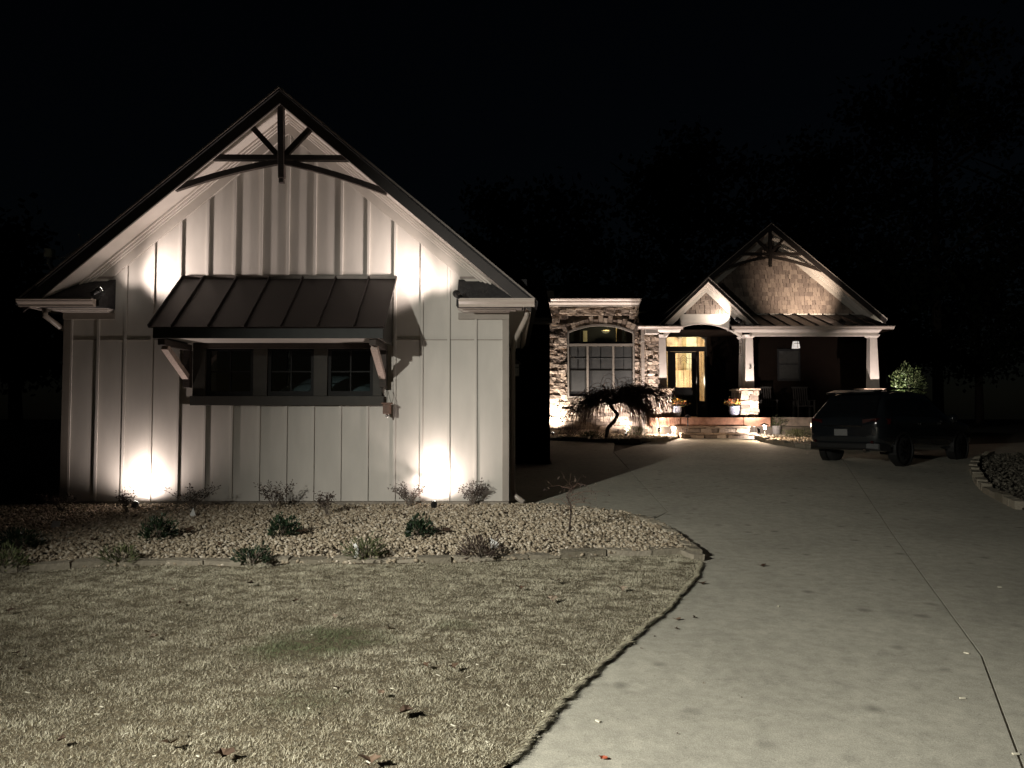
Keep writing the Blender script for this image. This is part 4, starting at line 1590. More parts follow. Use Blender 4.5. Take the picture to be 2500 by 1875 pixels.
# porch wall: window, lantern, side window trim
M['dim_window'] = mat('dark_window_pane', (0.03, 0.03, 0.028), 0.1)
pwx0, pwx1 = ux(1903, YD), ux(1950, YD)
MB().box(pwx0, pwx1, YD - .03, YD - .002, uz(925, YD), uz(858, YD)).build('porch_window', M['dim_window'], house)
mb = MB()
mb.box(pwx0 - .07, pwx0, YD - .05, YD - .001, uz(930, YD), uz(852, YD))
mb.box(pwx1, pwx1 + .07, YD - .05, YD - .001, uz(930, YD), uz(852, YD))
mb.box(pwx0, pwx1, YD - .05, YD - .001, uz(858, YD), uz(852, YD))
mb.box(pwx0, pwx1, YD - .06, YD - .001, uz(930, YD), uz(925, YD))
mb.box(pwx0, pwx1, YD - .04, YD - .031, uz(891, YD), uz(888, YD))
mb.build('porch_window_frame', M['sash'], house)
lp = U(1943, 842, YD - .9)
pl = root('porch_lantern', 'faintly glowing frosted lantern hanging under the dark porch ceiling', 'lantern', (lp.x, lp.y, lp.z - .15))
MB().add([(lp.x - .115, lp.y - .115, lp.z - .13), (lp.x + .115, lp.y - .115, lp.z - .13), (lp.x + .115, lp.y + .115, lp.z - .13), (lp.x - .115, lp.y + .115, lp.z - .13),
          (lp.x - .085, lp.y - .085, lp.z + .13), (lp.x + .085, lp.y - .085, lp.z + .13), (lp.x + .085, lp.y + .085, lp.z + .13), (lp.x - .085, lp.y + .085, lp.z + .13)],
         [(3, 2, 1, 0), (4, 5, 6, 7), (0, 1, 5, 4), (1, 2, 6, 5), (2, 3, 7, 6), (3, 0, 4, 7)]).build('glass_body', M['lantern_glass'], pl)
mb = MB()
mb.box(lp.x + .02, lp.x + .032, lp.y - .125, lp.y - .117, lp.z - .13, lp.z + .13)
mb.box(lp.x - .11, lp.x + .11, lp.y - .125, lp.y - .116, lp.z + .035, lp.z + .048)
mb.box(lp.x - .10, lp.x + .10, lp.y - .10, lp.y + .10, lp.z + .132, lp.z + .15)
mb.build('cage', M['black'], pl)
MB().tube([(lp.x, lp.y, lp.z + .15), (lp.x, lp.y, uz(806, lp.y))], .01, 6).build('rod', M['black'], pl)

# two rocking chairs, almost lost in the dark
for cpx, lab in ((1872, 'dark slatted porch chair beside the stone pier with house number'), (1962, 'dark slatted porch chair beyond the porch window')):
    cx = ux(cpx, YD - .9)
    cy = YD - .9
    ch = root('porch_chair', lab, 'chair', (cx, cy, zpl))
    MB().box(cx - .27, cx + .27, cy - .28, cy + .24, zpl + .40, zpl + .44).build('seat', M['chair'], ch)
    for k in range(7):
        xx = cx - .25 + k * .083
        MB().bar((xx, cy + .25, zpl + .44), (xx, cy + .36, zpl + 1.12), .045, .018, up=Vector((0, 1, 0))).build('back_slat', M['chair'], ch)
    MB().bar((cx - .30, cy + .37, zpl + 1.12), (cx + .30, cy + .37, zpl + 1.12), .06, .03, up=Vector((0, 1, 0))).build('top_rail', M['chair'], ch)
    for sx in (-1, 1):
        MB().box(cx + sx * .30 - .025, cx + sx * .30 + .025, cy - .27, cy - .22, zpl + .0, zpl + .62).build('leg', M['chair'], ch)
        MB().box(cx + sx * .30 - .025, cx + sx * .30 + .025, cy + .20, cy + .25, zpl + .0, zpl + .62).build('leg', M['chair'], ch)
        MB().box(cx + sx * .30 - .04, cx + sx * .30 + .04, cy - .32, cy + .30, zpl + .622, zpl + .645).build('arm', M['chair'], ch)

# --- porch eave: gutter, crown, frieze beams
YE = YP - .30
for a, b in ((1558, 1669), (1789, 2185)):
    MB().yz(gutter_profile(YE - .13, YE, uz(804, YE), uz(796.5, YE)), ux(a, YE), ux(b, YE)).build('gutter', M['gutter'], house)
for a, b in ((1606, 1660), (1792, 2148)):
    MB().yz([(YE + .01, uz(804.5, YP - .1)), (YE + .01, uz(806, YP - .1)), (YP - .06, uz(811, YP - .1)), (YP + .02, uz(811, YP - .1)), (YP + .02, uz(804.5, YP - .1))], ux(a, YP), ux(b, YP)).build('crown_moulding', M['white_trim'], house)
MB().box(ux(1576, YP + .08), ux(1608, YP + .08), YP - .12, YP + .3, uz(815, YP), uz(804.5, YP)).build('frieze_board', M['trim'], house)
MB().box(ux(1838, YP + .08), ux(2147, YP + .08), YP + .03, YP + .35, uz(819, YP), uz(811.2, YP)).build('porch_beam', M['trim'], house)
# arched entry panel
YA = YP + .02
acv = []
ax_0, ax_1 = ux(1625, YA), ux(1814, YA)
az_s, az_t = uz(822, YA), uz(790, YA)
ah = (ax_1 - ax_0) / 2
ar = az_t - az_s
arr = (ah * ah + ar * ar) / (2 * ar)
acc = (ax_0 + ax_1) / 2
for k in range(25):
    x = ax_0 + (ax_1 - ax_0) * k / 24
    acv.append((x, arch_z(x, arr, az_t - arr, acc)))
tx0, tx1 = ux(1664, YA), ux(1783, YA)
poly = acv + [(ax_1, uz(806, YA)), (tx1, uz(806, YA)), (tx1, uz(767, YA)), (tx0, uz(767, YA)), (tx0, uz(806, YA)), (ax_0, uz(806, YA))]
MB().xz(poly, YA, YA + .28).build('arch_panel', M['trim'], house)
MB().box(tx0 - .03, tx1 + .03, YA - .025, YA - .002, uz(784, YA), uz(767, YA)).build('arch_header', M['trim'], house, bevel=.008)

# --- porch shed roof with standing seams
zr0, zr1 = uz(797, YE), uz(767, YG)


def shed(xa, xb, nameset):
    m_ = MB()
    xs = xa
    n = max(1, round((xb - xa) / .50))
    for k in range(n):
        u0, u1 = xa + (xb - xa) * k / n, xa + (xb - xa) * (k + 1) / n
        MB().yz([(YE - .02, zr0), (YG, zr1), (YG, zr1 - .05), (YE - .02, zr0 - .05)], u0 + .003, u1 - .003).build('roof_panel', M['bronze'], house)
        if k:
            MB().yz([(YE - .02, zr0 + .045), (YG, zr1 + .045), (YG, zr1 - .0), (YE - .02, zr0 - .0)], u0 - .006, u0 + .006).build('standing_seam', M['bronze'], house)


shed(ux(1558, YE), ux(1668, YE), 0)
shed(ux(1790, YE), ux(2185, YE) - .05, 0)

# --- gables of the house
SH = []
for i in range(6):
    r_ = random.Random(60 + i)
    mb = MB()
    b = r_.uniform(-.06, .06)
    mb.add([(-.5, 0, b * .5), (.5, 0, -b * .5), (.5, 1, 0), (-.5, 1, 0), (-.5, 0, 1), (.5, 0, 1), (.5, 1, 1), (-.5, 1, 1)],
           [(3, 2, 1, 0), (4, 5, 6, 7), (0, 1, 5, 4), (1, 2, 6, 5), (2, 3, 7, 6), (3, 0, 4, 7)])
    # wedge: thick at the butt, thin at the top
    me = mb.mesh('shingle', M['shingle'])
    for v in me.vertices:
        if v.co.z > .5 and v.co.y < .5:
            v.co.y = .62
    SH.append(me)


def shingles(parent, x0, x1, z0, z1, y, ok, rowh, wmin, wmax, rnd):
    z = z0
    n = 0
    while z < z1:
        x = x0 - rnd.uniform(0, wmin)
        while x < x1:
            wd_ = rnd.uniform(wmin, wmax)
            c = x + wd_ / 2
            if ok(c, z + rowh * .5):
                thick = .05
                hj = rnd.uniform(-.012, .006)
                mw = Matrix.Translation((c, y - thick * rnd.uniform(.75, 1.2), z + hj)) @ Matrix.Rotation(rnd.uniform(-.01, .01), 4, 'Y') @ Matrix.Diagonal((wd_ - .010, thick, rowh * 1.18, 1))
                place('shingle', SH[rnd.randrange(6)], parent, mw)
                n += 1
            x += wd_
        z += rowh
    return n


def gable(px_peak, py_peak, Yw, Yf, s, hw, zbase, dims, rows, back, lit=True):
    pkp = U(px_peak, py_peak, Yf)
    xc, zr = pkp.x, pkp.z
    fa, so, cr1, fz = dims
    gwl = MB().xz([(xc - hw, zbase), (xc + hw, zbase), (xc + hw, zr - s * hw - .05), (xc, zr - .1), (xc - hw, zr - s * hw - .05)] if zr - s * hw - .05 > zbase else
                  [(xc - (zr - .1 - zbase) / s, zbase), (xc + (zr - .1 - zbase) / s, zbase), (xc, zr - .1)], Yw + .01, Yw + .12).build('gable_wall', M['darkwall'], house)
    for sd in (-1, 1):
        m_ = MB(); rake(m_, sd, 0, .05, Yf - .02, back, 0, hw + .25, xc, zr, s); m_.build('roof_slope', M['roof'], house)
        m_ = MB(); rake(m_, sd, -.012, .02, Yf - .04, Yf - .022, 0, hw + .24, xc, zr, s); m_.build('drip_edge', M['gutter'], house)
        m_ = MB(); rake(m_, sd, .052, fa, Yf, Yf + .04, 0, hw + .2, xc, zr, s); m_.build('rake_board', M['fascia'], house)
        m_ = MB(); rake(m_, sd, fa - .04, fa - .004, Yf + .041, Yw + .02, 0, hw + .1, xc, zr, s); m_.build('soffit', M['white_trim'], house)
        for k in range(3):
            a = fa + (cr1 - fa) * k / 3
            b = fa + (cr1 - fa) * (k + 1) / 3 - .004
            m_ = MB(); rake(m_, sd, a, b, Yw - .16 + .04 * k, Yw + .01, 0, hw, xc, zr, s); m_.build('crown_moulding', M['white_trim'], house)
        m_ = MB(); rake(m_, sd, cr1, fz, Yw - .06, Yw + .01, 0, hw, xc, zr, s); m_.build('frieze_board', M['trim'], house)
    n = shingles(gwl, xc - hw, xc + hw, zbase, zr, Yw, lambda x, z: z < zr - s * abs(x - xc) - fz + .05, *rows)
    print('shingles', n)
    return xc, zr


zb_big = uz(766, YG)
xcB, zrB = gable(1883, 545, YG, YG - .45, .845, 4.0, zb_big, (.24, .36, .40, .58), (.165, .10, .21, random.Random(21)), YG + 5)
MB().box(ux(1795, YG), ux(2110, YG), YG - .09, YG - .0, zb_big - .10, zb_big - .01).build('gable_base_board', M['trim'], house)
truss(house, YG - .36, dict(king=((1880, 562), (1880.5, 646)), collar=((1806, 620), (1960, 620)),
      strut=(((1879, 616), (1848, 585)), ((1883, 616), (1913, 583))),
      brace=(((1878, 627), (1757, 660)), ((1884, 627), (2008, 662))), bow=.06, pend=1), 0.115, 0.11, M['timber'])
zb_sm = uz(767, YA + .04)
xcS, zrS = gable(1730, 677, YA + .04, YA - .34, .955, 1.46, zb_sm, (.16, .22, .30, .47), (.165, .10, .21, random.Random(22)), YG)
# main roof mass behind, lost in the night
MB().yz([(YG + 1, uz(770, YG)), (YG + 7, uz(660, YG)), (YG + 13, uz(770, YG))], ux(1345, YG), ux(1760, YG)).build('main_roof', M['roof'], house)


# --- columns on stone piers
def pier(pa, pb, sh0, sh1, sb0, sb1, capx, label, Yf, depth, twin=False, py_top=945, py_cap=823):
    px_a, px_b = ux(pa, Yf), ux(pb, Yf)
    zt_ = uz(py_top + 3, Yf)
    pr = root('porch_column', label, 'column', ((px_a + px_b) / 2, Yf + depth / 2, zpl if Yf > YP + .25 else g(Yf)))
    z0 = zpl if Yf > YP + .25 else g(Yf)
    core = MB().box(px_a + .06, px_b - .06, Yf + .06, Yf + depth - .06, z0, zt_ - .06).build('pier', M['mortar'], pr)
    lay(core, px_a, px_b, z0 + .005, zt_ - .062, Yf + .02, None, .12, .20, .22, .55, .10)
    # side stones
    for xs, sgn in ((px_a, -1), (px_b, 1)):
        z = z0
        while z < zt_ - .1:
            h = min(srnd.uniform(.12, .2), zt_ - .062 - z)
            y = Yf + .12
            while y < Yf + depth - .05:
                L = min(srnd.uniform(.2, .5), Yf + depth - y)
                mw = Matrix.Translation((xs - sgn * .045, y + L / 2, z + h / 2)) @ Matrix.Rotation(R(90), 4, 'Z') @ Matrix.Diagonal((L - .01, .10, h - .01, 1))
                place('stone', ST[srnd.randrange(10)], core, mw)
                y += L
            z += h
    MB().box(px_a - .07, px_b + .07, Yf - .07, Yf + depth + .05, zt_ - .06, zt_).build('pier_cap', M['flag'], pr, bevel=.012)

    def shaft(yc, half_t, half_b, xct, xcb, name='shaft'):
        ztp = uz(py_cap, Yf)
        vs = []
        for zz, hf, xx in ((zt_ + .001, half_b, xcb), (ztp, half_t, xct)):
            for i, j in ((-1, -1), (1, -1), (1, 1), (-1, 1)):
                vs.append((xx + i * hf, yc + j * hf, zz))
        MB().add(vs, [(3, 2, 1, 0), (4, 5, 6, 7), (0, 1, 5, 4), (1, 2, 6, 5), (2, 3, 7, 6), (3, 0, 4, 7)]).build(name, M['white_trim'], pr, bevel=.008)
        ht = half_t
        vs = []
        zc0_, zc1_ = ztp + .002, ztp + .10
        for zz, hf in ((zc0_, ht + .015), (zc1_, ht + .085)):
            for i, j in ((-1, -1), (1, -1), (1, 1), (-1, 1)):
                vs.append((xct + i * hf, yc + j * hf, zz))
        MB().add(vs, [(3, 2, 1, 0), (4, 5, 6, 7), (0, 1, 5, 4), (1, 2, 6, 5), (2, 3, 7, 6), (3, 0, 4, 7)]).build('capital', M['white_trim'], pr)
        MB().box(xct - ht - .06, xct + ht + .06, yc - ht - .05, yc + ht + .05, zc1_ + .002, uz(811.5, YP)).build('abacus', M['taupe'], pr)
    yc = Yf + .34
    ht = (ux(sh1, yc) - ux(sh0, yc)) / 2
    hb = (ux(sb1, yc) - ux(sb0, yc)) / 2
    shaft(yc, ht, hb, (ux(sh1, yc) + ux(sh0, yc)) / 2, (ux(sb1, yc) + ux(sb0, yc)) / 2)
    if twin:
        shaft(Yf + depth - .3, ht, hb, (ux(sh1, yc) + ux(sh0, yc)) / 2, (ux(sb1, yc) + ux(sb0, yc)) / 2)
    return pr, yc, ht, hb


YPI = YP + .30
pier(1598, 1641, 1607, 1625, 1604, 1627, 0, 'tapered pale column on stone pier beside the ledge stone wall', YPI, .7)
prm, ycm, htm, hbm = pier(1809, 1852, 1820, 1837.5, 1816.5, 1839, 0, 'tapered pale column with house number on stone pier', YPI, 1.15, True)
pier(2113, 2158, 2123.5, 2141, 2120.5, 2143.5, 0, 'tapered pale column on stone pier at the far porch corner', YPI, .7)

# house number
cu = bpy.data.curves.new('number', 'FONT')
cu.body = '3'
cu.size = .21
cu.extrude = .006
cu.align_x = 'CENTER'
tmp = bpy.data.objects.new('tmp', cu)
COL.objects.link(tmp)
bpy.context.view_layer.update()
me = bpy.data.meshes.new_from_object(tmp.evaluated_get(bpy.context.evaluated_depsgraph_get()))
bpy.data.objects.remove(tmp)
me.materials.clear()
me.materials.append(M['number'])
npz = U(1828.5, 901, ycm)
place('house_number', me, prm, Matrix.Translation((npz.x, ycm - hbm - .008, npz.z)) @ Matrix.Rotation(R(90), 4, 'X'))

# hanging wind chime
wc = U(1808, 822, YP + .6)
ch = root('wind_chime', 'silvery ring wind chime hanging under the entry arch', 'wind chime', (wc.x, wc.y, U(1808, 866, YP + .6).z))
mb = MB()
for py, r_ in ((834, .075), (847, .03), (852, .03), (857, .03), (865, .05)):
    c = U(1808, py, YP + .6)
    mb.tube([c + Vector((math.cos(a) * r_, math.sin(a) * r_ * .5, math.sin(a) * r_)) for a in [2 * math.pi * k / 10 for k in range(11)]], .012, 5, cap=False)
mb.build('rings', M['chrome'], ch)
MB().tube([wc + Vector((0, 0, .1)), U(1808, 866, YP + .6)], .006, 5).build('cord', M['black'], ch)

# ================================================================== HOUSE BEDS
HBED_L = [(p.x, p.y) for p in HB] + [(HB[-1].x + .02, YP + .2), (ux(1590, YS), YS), (WR + .3, YS + .05), (WR + .3, HB[0].y)]
HBED_R = [(p.x, p.y) for p in HBR] + [(HBR[-1].x, YP + .3), (ux(1852, YP) - .02, YP + .3)]
RBED = [(p.x, p.y) for p in RB] + [(RB[-1].x + 5, RB[-1].y - 1.5), (20, 14), (20, 19.5), (RB[0].x + 2, 20)]
for poly, lab in ((HBED_L, 'gravel bed below the ledge stone wall'), (HBED_R, 'gravel bed right of the entry steps'), (RBED, 'dark gravel bed at the right side of the driveway')):
    sheet('garden_bed', poly, 0.03, 0.09, M['soil'], kind='structure', label=lab)
zf2 = lambda x, y: gnp(y) + .045
gravel('gravel', HBED_L, 5200, .036, zf2, (1, ux(1670, 26)), (24.6, 27.3), 'warm lit gravel in the bed below the ledge stone wall')
gravel('gravel', HBED_R, 5600, .036, zf2, (8, 14.5), (24, 27.3), 'warm lit gravel in the bed right of the entry steps')
gravel('gravel', RBED, 12000, .032, zf2, (8, 16), (11, 20), 'dim gravel in the bed at the right of the driveway', 'dimmedgravel')
for ln_, lab in ((HB[:-1], 'low stone edging in front of the ledge stone wall'), (HBR, 'low curved stone edging right of the entry steps'), (RB, 'dim stone edging of the bed at the right of the driveway')):
    e_ = root('stone_edging', lab, 'edging', (ln_[1].x, ln_[1].y, g(ln_[1].y)))
    edging(e_, [p + Vector((0, .06, 0)) for p in ln_], .3, .6, .16, .15, 0, er)


# ================================================================== PLANTS
def leaf_cloud(P, N, L, Wd, seed):
    """diamond leaves at points P with directions N: returns verts, faces"""
    r = np.random.default_rng(seed)
    n = len(P)
    N = N / (np.linalg.norm(N, axis=1, keepdims=True) + 1e-9)
    ref = r.normal(0, 1, (n, 3))
    S = np.cross(N, ref)
    S /= (np.linalg.norm(S, axis=1, keepdims=True) + 1e-9)
    L = L * r.uniform(.7, 1.3, (n, 1))
    Wd = Wd * r.uniform(.7, 1.3, (n, 1))
    V_ = np.stack([P, P + N * L * .5 + S * Wd * .5, P + N * L, P + N * L * .5 - S * Wd * .5], 1).reshape(-1, 3)
    b = (np.arange(n) * 4)[:, None]
    F_ = np.concatenate([b + np.array([[0, 1, 2]]), b + np.array([[0, 2, 3]])])
    return V_, F_, np.repeat(np.clip(r.normal(.5, .25, n), 0, 1), 4)


def leaves(name, P, N, L, Wd, m, parent, seed):
    V_, F_, a = leaf_cloud(np.array(P), np.array(N), L, Wd, seed)
    o = place(name, np_mesh(name, V_, F_, m, {'rnd': a}), parent)
    return o


plant_rnd = random.Random(77)


def nandina(px, py, label, h=.42, spread=.28, n=9, seed=0, group='bronze leaved shrubs along the garage wall'):
    r = random.Random(seed)
    b = G(px, py, .07)
    b.z = float(bedz(np.array([b.x]), np.array([b.y]))[0])
    o = root('nandina_shrub', label, 'shrub', tuple(b), group=None)
    st = MB()
    P, N = [], []
    for k in range(n):
        a = r.uniform(0, 2 * math.pi)
        ln = r.uniform(.55, 1.0)
        t = Vector((math.cos(a) * spread * ln * r.uniform(.5, 1.2), math.sin(a) * spread * .45 * ln, h * ln))
        pts = [b + Vector((r.uniform(-.03, .03), 0, 0)), b + t * .5 + Vector((0, 0, h * .08)), b + t]
        st.tube(pts, [.006, .004, .002], 4)
        for q in range(12):
            u = r.uniform(.35, 1)
            c = b + t * u + Vector((0, 0, h * .08 * math.sin(math.pi * u)))
            for m_ in range(3):
                d = Vector((r.gauss(0, 1), r.gauss(0, .7), r.gauss(.3, .5))).normalized()
                P.append(c + d * r.uniform(0, .05))
                N.append(d)
    st.build('stem', M['twig'], o)
    leaves('foliage', P, N, .036, .014, M['nandina'], o, seed + 5)
    return o


for i, (px, py, h, sp, n, lab) in enumerate((
        (150, 1252, .26, .30, 8, 'low bronze shrub at the dark left corner of the garage'),
        (310, 1258, .34, .22, 8, 'small twiggy shrub in front of the left wall washing lamp'),
        (468, 1250, .34, .36, 10, 'spreading bronze shrub behind the leaning white plant label'),
        (668, 1246, .38, .34, 10, 'bronze shrub at the garage wall below the middle window'),
        (800, 1262, .33, .24, 9, 'compact dark bronze shrub at the wall below the right window'),
        (998, 1240, .34, .30, 12, 'bronze shrub at the wall just left of the right wall washing lamp'),
        (1152, 1238, .40, .30, 12, 'bronze shrub at the garage corner right of the wall washing lamp'))):
    nandina(px, py, lab, h, sp * 1.1, n + 2, 200 + i)


def mound(px, py, label, rad=.2, h=.24, n=420, m='leafgreen', L=.05, Wd=.018, seed=0):
    r = np.random.default_rng(seed)
    b = G(px, py, .08)
    b.z = float(bedz(np.array([b.x]), np.array([b.y]))[0])
    o = root('low_shrub', label, 'shrub', tuple(b))
    a = r.uniform(0, 2 * math.pi, n)
    el = np.arcsin(r.uniform(.0, 1, n))
    rr = r.uniform(.45, 1, n) ** .6 * (1 + .25 * np.sin(a * 3 + seed))
    D = np.stack([np.cos(a) * np.cos(el) * rad, np.sin(a) * np.cos(el) * rad * .9, np.sin(el) * h + .02], 1)
    P = np.array(b)[None] + D * rr[:, None] * .85
    N = D / np.linalg.norm(D, axis=1, keepdims=True) + r.normal(0, .45, (n, 3)) + np.array([0, 0, .35])
    leaves('foliage', P, N, L, Wd, M[m], o, seed)
    st = MB()
    rr_ = random.Random(seed)
    for k in range(9):
        t = Vector((rr_.uniform(-1, 1) * rad * .7, rr_.uniform(-1, 1) * rad * .7, h * rr_.uniform(.5, .9)))
        st.tube([b, b + t * .5 + Vector((0, 0, .03)), b + t], [.006, .005, .003], 4)
    st.build('stem', M['twig'], o)
    return o


for i, (px, py, rad, h, n, m, L, Wd, lab) in enumerate((
        (45, 1338, .24, .20, 520, 'leafgreen', .05, .02, 'dark green dwarf shrub left of the square white plant label'),
        (385, 1316, .21, .23, 520, 'leafgreen', .05, .02, 'rounded dark green dwarf shrub in the gravel below the left lamp'),
        (690, 1310, .20, .23, 520, 'leafgreen', .05, .02, 'rounded dark green dwarf shrub in the gravel below the garage window'),
        (1022, 1310, .19, .23, 560, 'leafgreen', .05, .02, 'rounded dark green dwarf shrub in the gravel below the right lamp'),
        (10, 1382, .24, .20, 420, 'leafolive', .07, .012, 'dim grassy shrub at the left end of the stone edging'),
        (295, 1366, .20, .17, 300, 'leafolive', .07, .010, 'loose grassy clump behind the edging below the left dwarf shrub'),
        (620, 1368, .21, .16, 380, 'leafgreen', .055, .014, 'flat dark clump behind the edging below the middle dwarf shrub'),
        (890, 1358, .23, .20, 360, 'leafolive', .08, .011, 'wispy olive clump beside the curved white plant label'),
        (1172, 1356, .24, .21, 380, 'nandina', .08, .011, 'wispy brown clump beside the crumpled pale wrapper'))):
    mound(px, py, lab, rad, h, n, m, L, Wd, 300 + i)


# sapling in the gravel near the driveway
def branchy(o, base, h, m_tr, m_br, seed, spread, nb, r0, droop=0):
    r = random.Random(seed)
    tr = MB()
    pts = [base]
    for k in range(5):
        pts.append(base + Vector((r.uniform(-.02, .02) * h * 2, r.uniform(-.02, .02) * h, h * .62 * (k + 1) / 5)))
    tr.tube(pts, [r0 * (1 - .11 * k) for k in range(6)], 7)
    tr.build('trunk', m_tr, o, smooth=True)
    br = MB()
    tips = []
    for k in range(nb):
        u = r.uniform(.45, 1)
        s = base.lerp(pts[-1], u)
        a = r.uniform(0, 2 * math.pi)
        L = spread * r.uniform(.5, 1.1)
        d = Vector((math.cos(a), math.sin(a) * .8, r.uniform(.1, .9)))
        q = [s]
        for j in range(4):
            q.append(q[-1] + d * L / 4 + Vector((r.gauss(0, .02), r.gauss(0, .02), r.gauss(0, .015))) * (h / .8))
            d.z -= .18 + droop
        br.tube(q, [r0 * .35, r0 * .28, r0 * .2, r0 * .14, r0 * .08], 4)
        tips.append(q[-1])
        for j in range(3):
            s2 = q[r.randint(1, 3)]
            e = s2 + Vector((r.gauss(0, 1), r.gauss(0, 1), r.gauss(.3, .6))).normalized() * L * .45
            br.tube([s2, s2.lerp(e, .5) + Vector((0, 0, .01)), e], [r0 * .16, r0 * .12, r0 * .06], 3)
            tips.append(e)
    br.build('branches', m_br, o)
    return tips


sb = G(1390, 1298, .09)
sap = root('sapling', 'bare thin sapling standing in the gravel beside the driveway', 'tree', tuple(sb))
tp = branchy(sap, sb, .85, M['bark'], M['twigdark'], 5, .36, 13, .014)
tp = [t for t in tp if random.random() < .5]
leaves('foliage', [t + Vector((random.gauss(0, .02), random.gauss(0, .02), random.gauss(-.02, .02))) for t in tp for _ in range(4)],
       [(random.gauss(0, .5), random.gauss(0, .5), -.6) for _ in range(len(tp) * 4)], .04, .013, M['nandina'], sap, 9)

# plant labels
q = G(133, 1290, .08)
tg = MB().bar(q, q + Vector((.01, .03, .085)), .10, .004, up=Vector((0, 1, 0))).build('plant_label', M['tag'])
tag(tg, 'square white plant label stuck in the gravel', 'label', 'plant labels in the gravel bed')
q = G(468, 1262, .08)
tg = MB().add([q + Vector((-.04, 0, 0)), q + Vector((.05, .02, 0)), q + Vector((.01, .02, .12)), q + Vector((-.04, .008, 0)), q + Vector((.05, .028, 0)), q + Vector((.01, .028, .12))],
              [(0, 1, 2), (5, 4, 3), (0, 3, 4, 1), (1, 4, 5, 2), (2, 5, 3, 0)]).build('plant_label', M['tag'])
tag(tg, 'leaning pointed white plant label below the bronze shrub', 'label', 'plant labels in the gravel bed')
q = G(868, 1362, .08)
pts = [q, q + Vector((.012, 0, .05)), q + Vector((.010, 0, .10)), q + Vector((-.012, 0, .14))]
mb = MB()
for a, b in zip(pts[:-1], pts[1:]):
    mb.bar(a, b, .030, .003, up=Vector((0, 1, 0)))
tg = mb.build('plant_label', M['tag'])
tag(tg, 'curved white plant label in the wispy olive clump', 'label', 'plant labels in the gravel bed')
q = G(1205, 1338, .08)
mb = MB().add([q + Vector((-.03, 0, 0)), q + Vector((.04, .01, -.01)), q + Vector((.06, .0, .05)), q + Vector((-.04, .03, .11)), q + Vector((0, -.02, .05))],
              [(0, 1, 4), (1, 2, 4), (2, 3, 4), (3, 0, 4), (0, 3, 2, 1)])
tg = mb.build('plastic_wrapper', M['tag'])
tag(tg, 'crumpled pale plastic wrapper in the brown clump', 'wrapper')

# weeping maple in front of the stone wall
mbp = G(1478, 1070, .06)
mp_ = root('weeping_maple', 'bare weeping maple with cascading twigs before the stone wall', 'tree', tuple(mbp))
YM = mbp.y


def um(px, py, dy=0):
    return U(px, py, YM + dy)


tr = MB()
tr.tube([mbp - Vector((0, 0, .1)), um(1484, 1045), um(1500, 1028), um(1508, 1012), um(1496, 998), um(1488, 985), um(1496, 972), um(1512, 962)],
        [.075, .07, .065, .06, .055, .05, .045, .035], 8)
tr.build('trunk', M['bark'], mp_, smooth=True)
br = MB()
tw = MB()
r = random.Random(31)
heads = []
for ex, ey in ((1430, 985), (1450, 968), (1470, 962), (1490, 955), (1520, 950), (1545, 950), (1570, 948), (1595, 955), (1612, 965), (1560, 990), (1580, 1000), (1530, 985), (1455, 990), (1415, 1000)):
    s = um(r.choice((1490, 1496, 1502)), r.choice((985, 978, 972)))
    e = um(ex, ey, r.uniform(-.5, .4))
    m1 = s.lerp(e, .35) + Vector((0, 0, .14))
    m2 = s.lerp(e, .7) + Vector((0, 0, .12))
    br.tube([s, m1, m2, e], [.045, .035, .026, .016], 6)
    heads += [(m1, e - s), (m2, e - s), (e, e - s)]
br.build('branches', M['bark'], mp_, smooth=True)
for k in range(950):
    s, dv = r.choice(heads)
    dv = dv.normalized()
    d = Vector((dv.x * .7 + r.gauss(0, .45), r.gauss(0, .5), r.uniform(-.1, .6)))
    d.normalize()
    L = r.uniform(.35, 1.0) * max(.5, s.z - mbp.z)
    q = [s + Vector((r.gauss(0, .10), r.gauss(0, .10), r.gauss(0, .04)))]
    for j in range(7):
        q.append(q[-1] + d * L / 6)
        d.z -= r.uniform(.35, .75)
        d.x += r.gauss(0, .14)
        d.normalize()
        if q[-1].z < mbp.z + .05:
            break
    tw.tube(q, [.011 - .001 * j for j in range(len(q))], 3, cap=False)
tw.build('twigs', M['twigdark'], mp_)


# planters with flowers by the door
def planter(px, py, label, sc2=1.0):
    b = U(px, py, YP + .5)
    b.z = zpl
    o = root('flower_pot', label, 'planter', tuple(b))
    MB().lathe([(.12 * sc2, 0), (.17 * sc2, .1), (.20 * sc2, .24), (.18 * sc2, .36), (.21 * sc2, .40), (.19 * sc2, .40), (.17 * sc2, .34)], tuple(b), 18).build('pot', M['pot'], o, smooth=True)
    r_ = np.random.default_rng(int(px))
    n = 260
    D = r_.normal(0, 1, (n, 3)) * np.array([.13, .12, .08]) + np.array([0, 0, .47])
    leaves('foliage', np.array(b)[None] + D, r_.normal(0, 1, (n, 3)) + np.array([0, 0, .5]), .07, .035, M['leafolive'], o, 3)
    n = 260
    D = r_.normal(0, 1, (n, 3)) * np.array([.14, .12, .06]) + np.array([0, -.03, .53])
    leaves('blossom', np.array(b)[None] + D, r_.normal(0, 1, (n, 3)) + np.array([0, -.4, .5]), .055, .05, M['petal'], o, int(px))
    return o


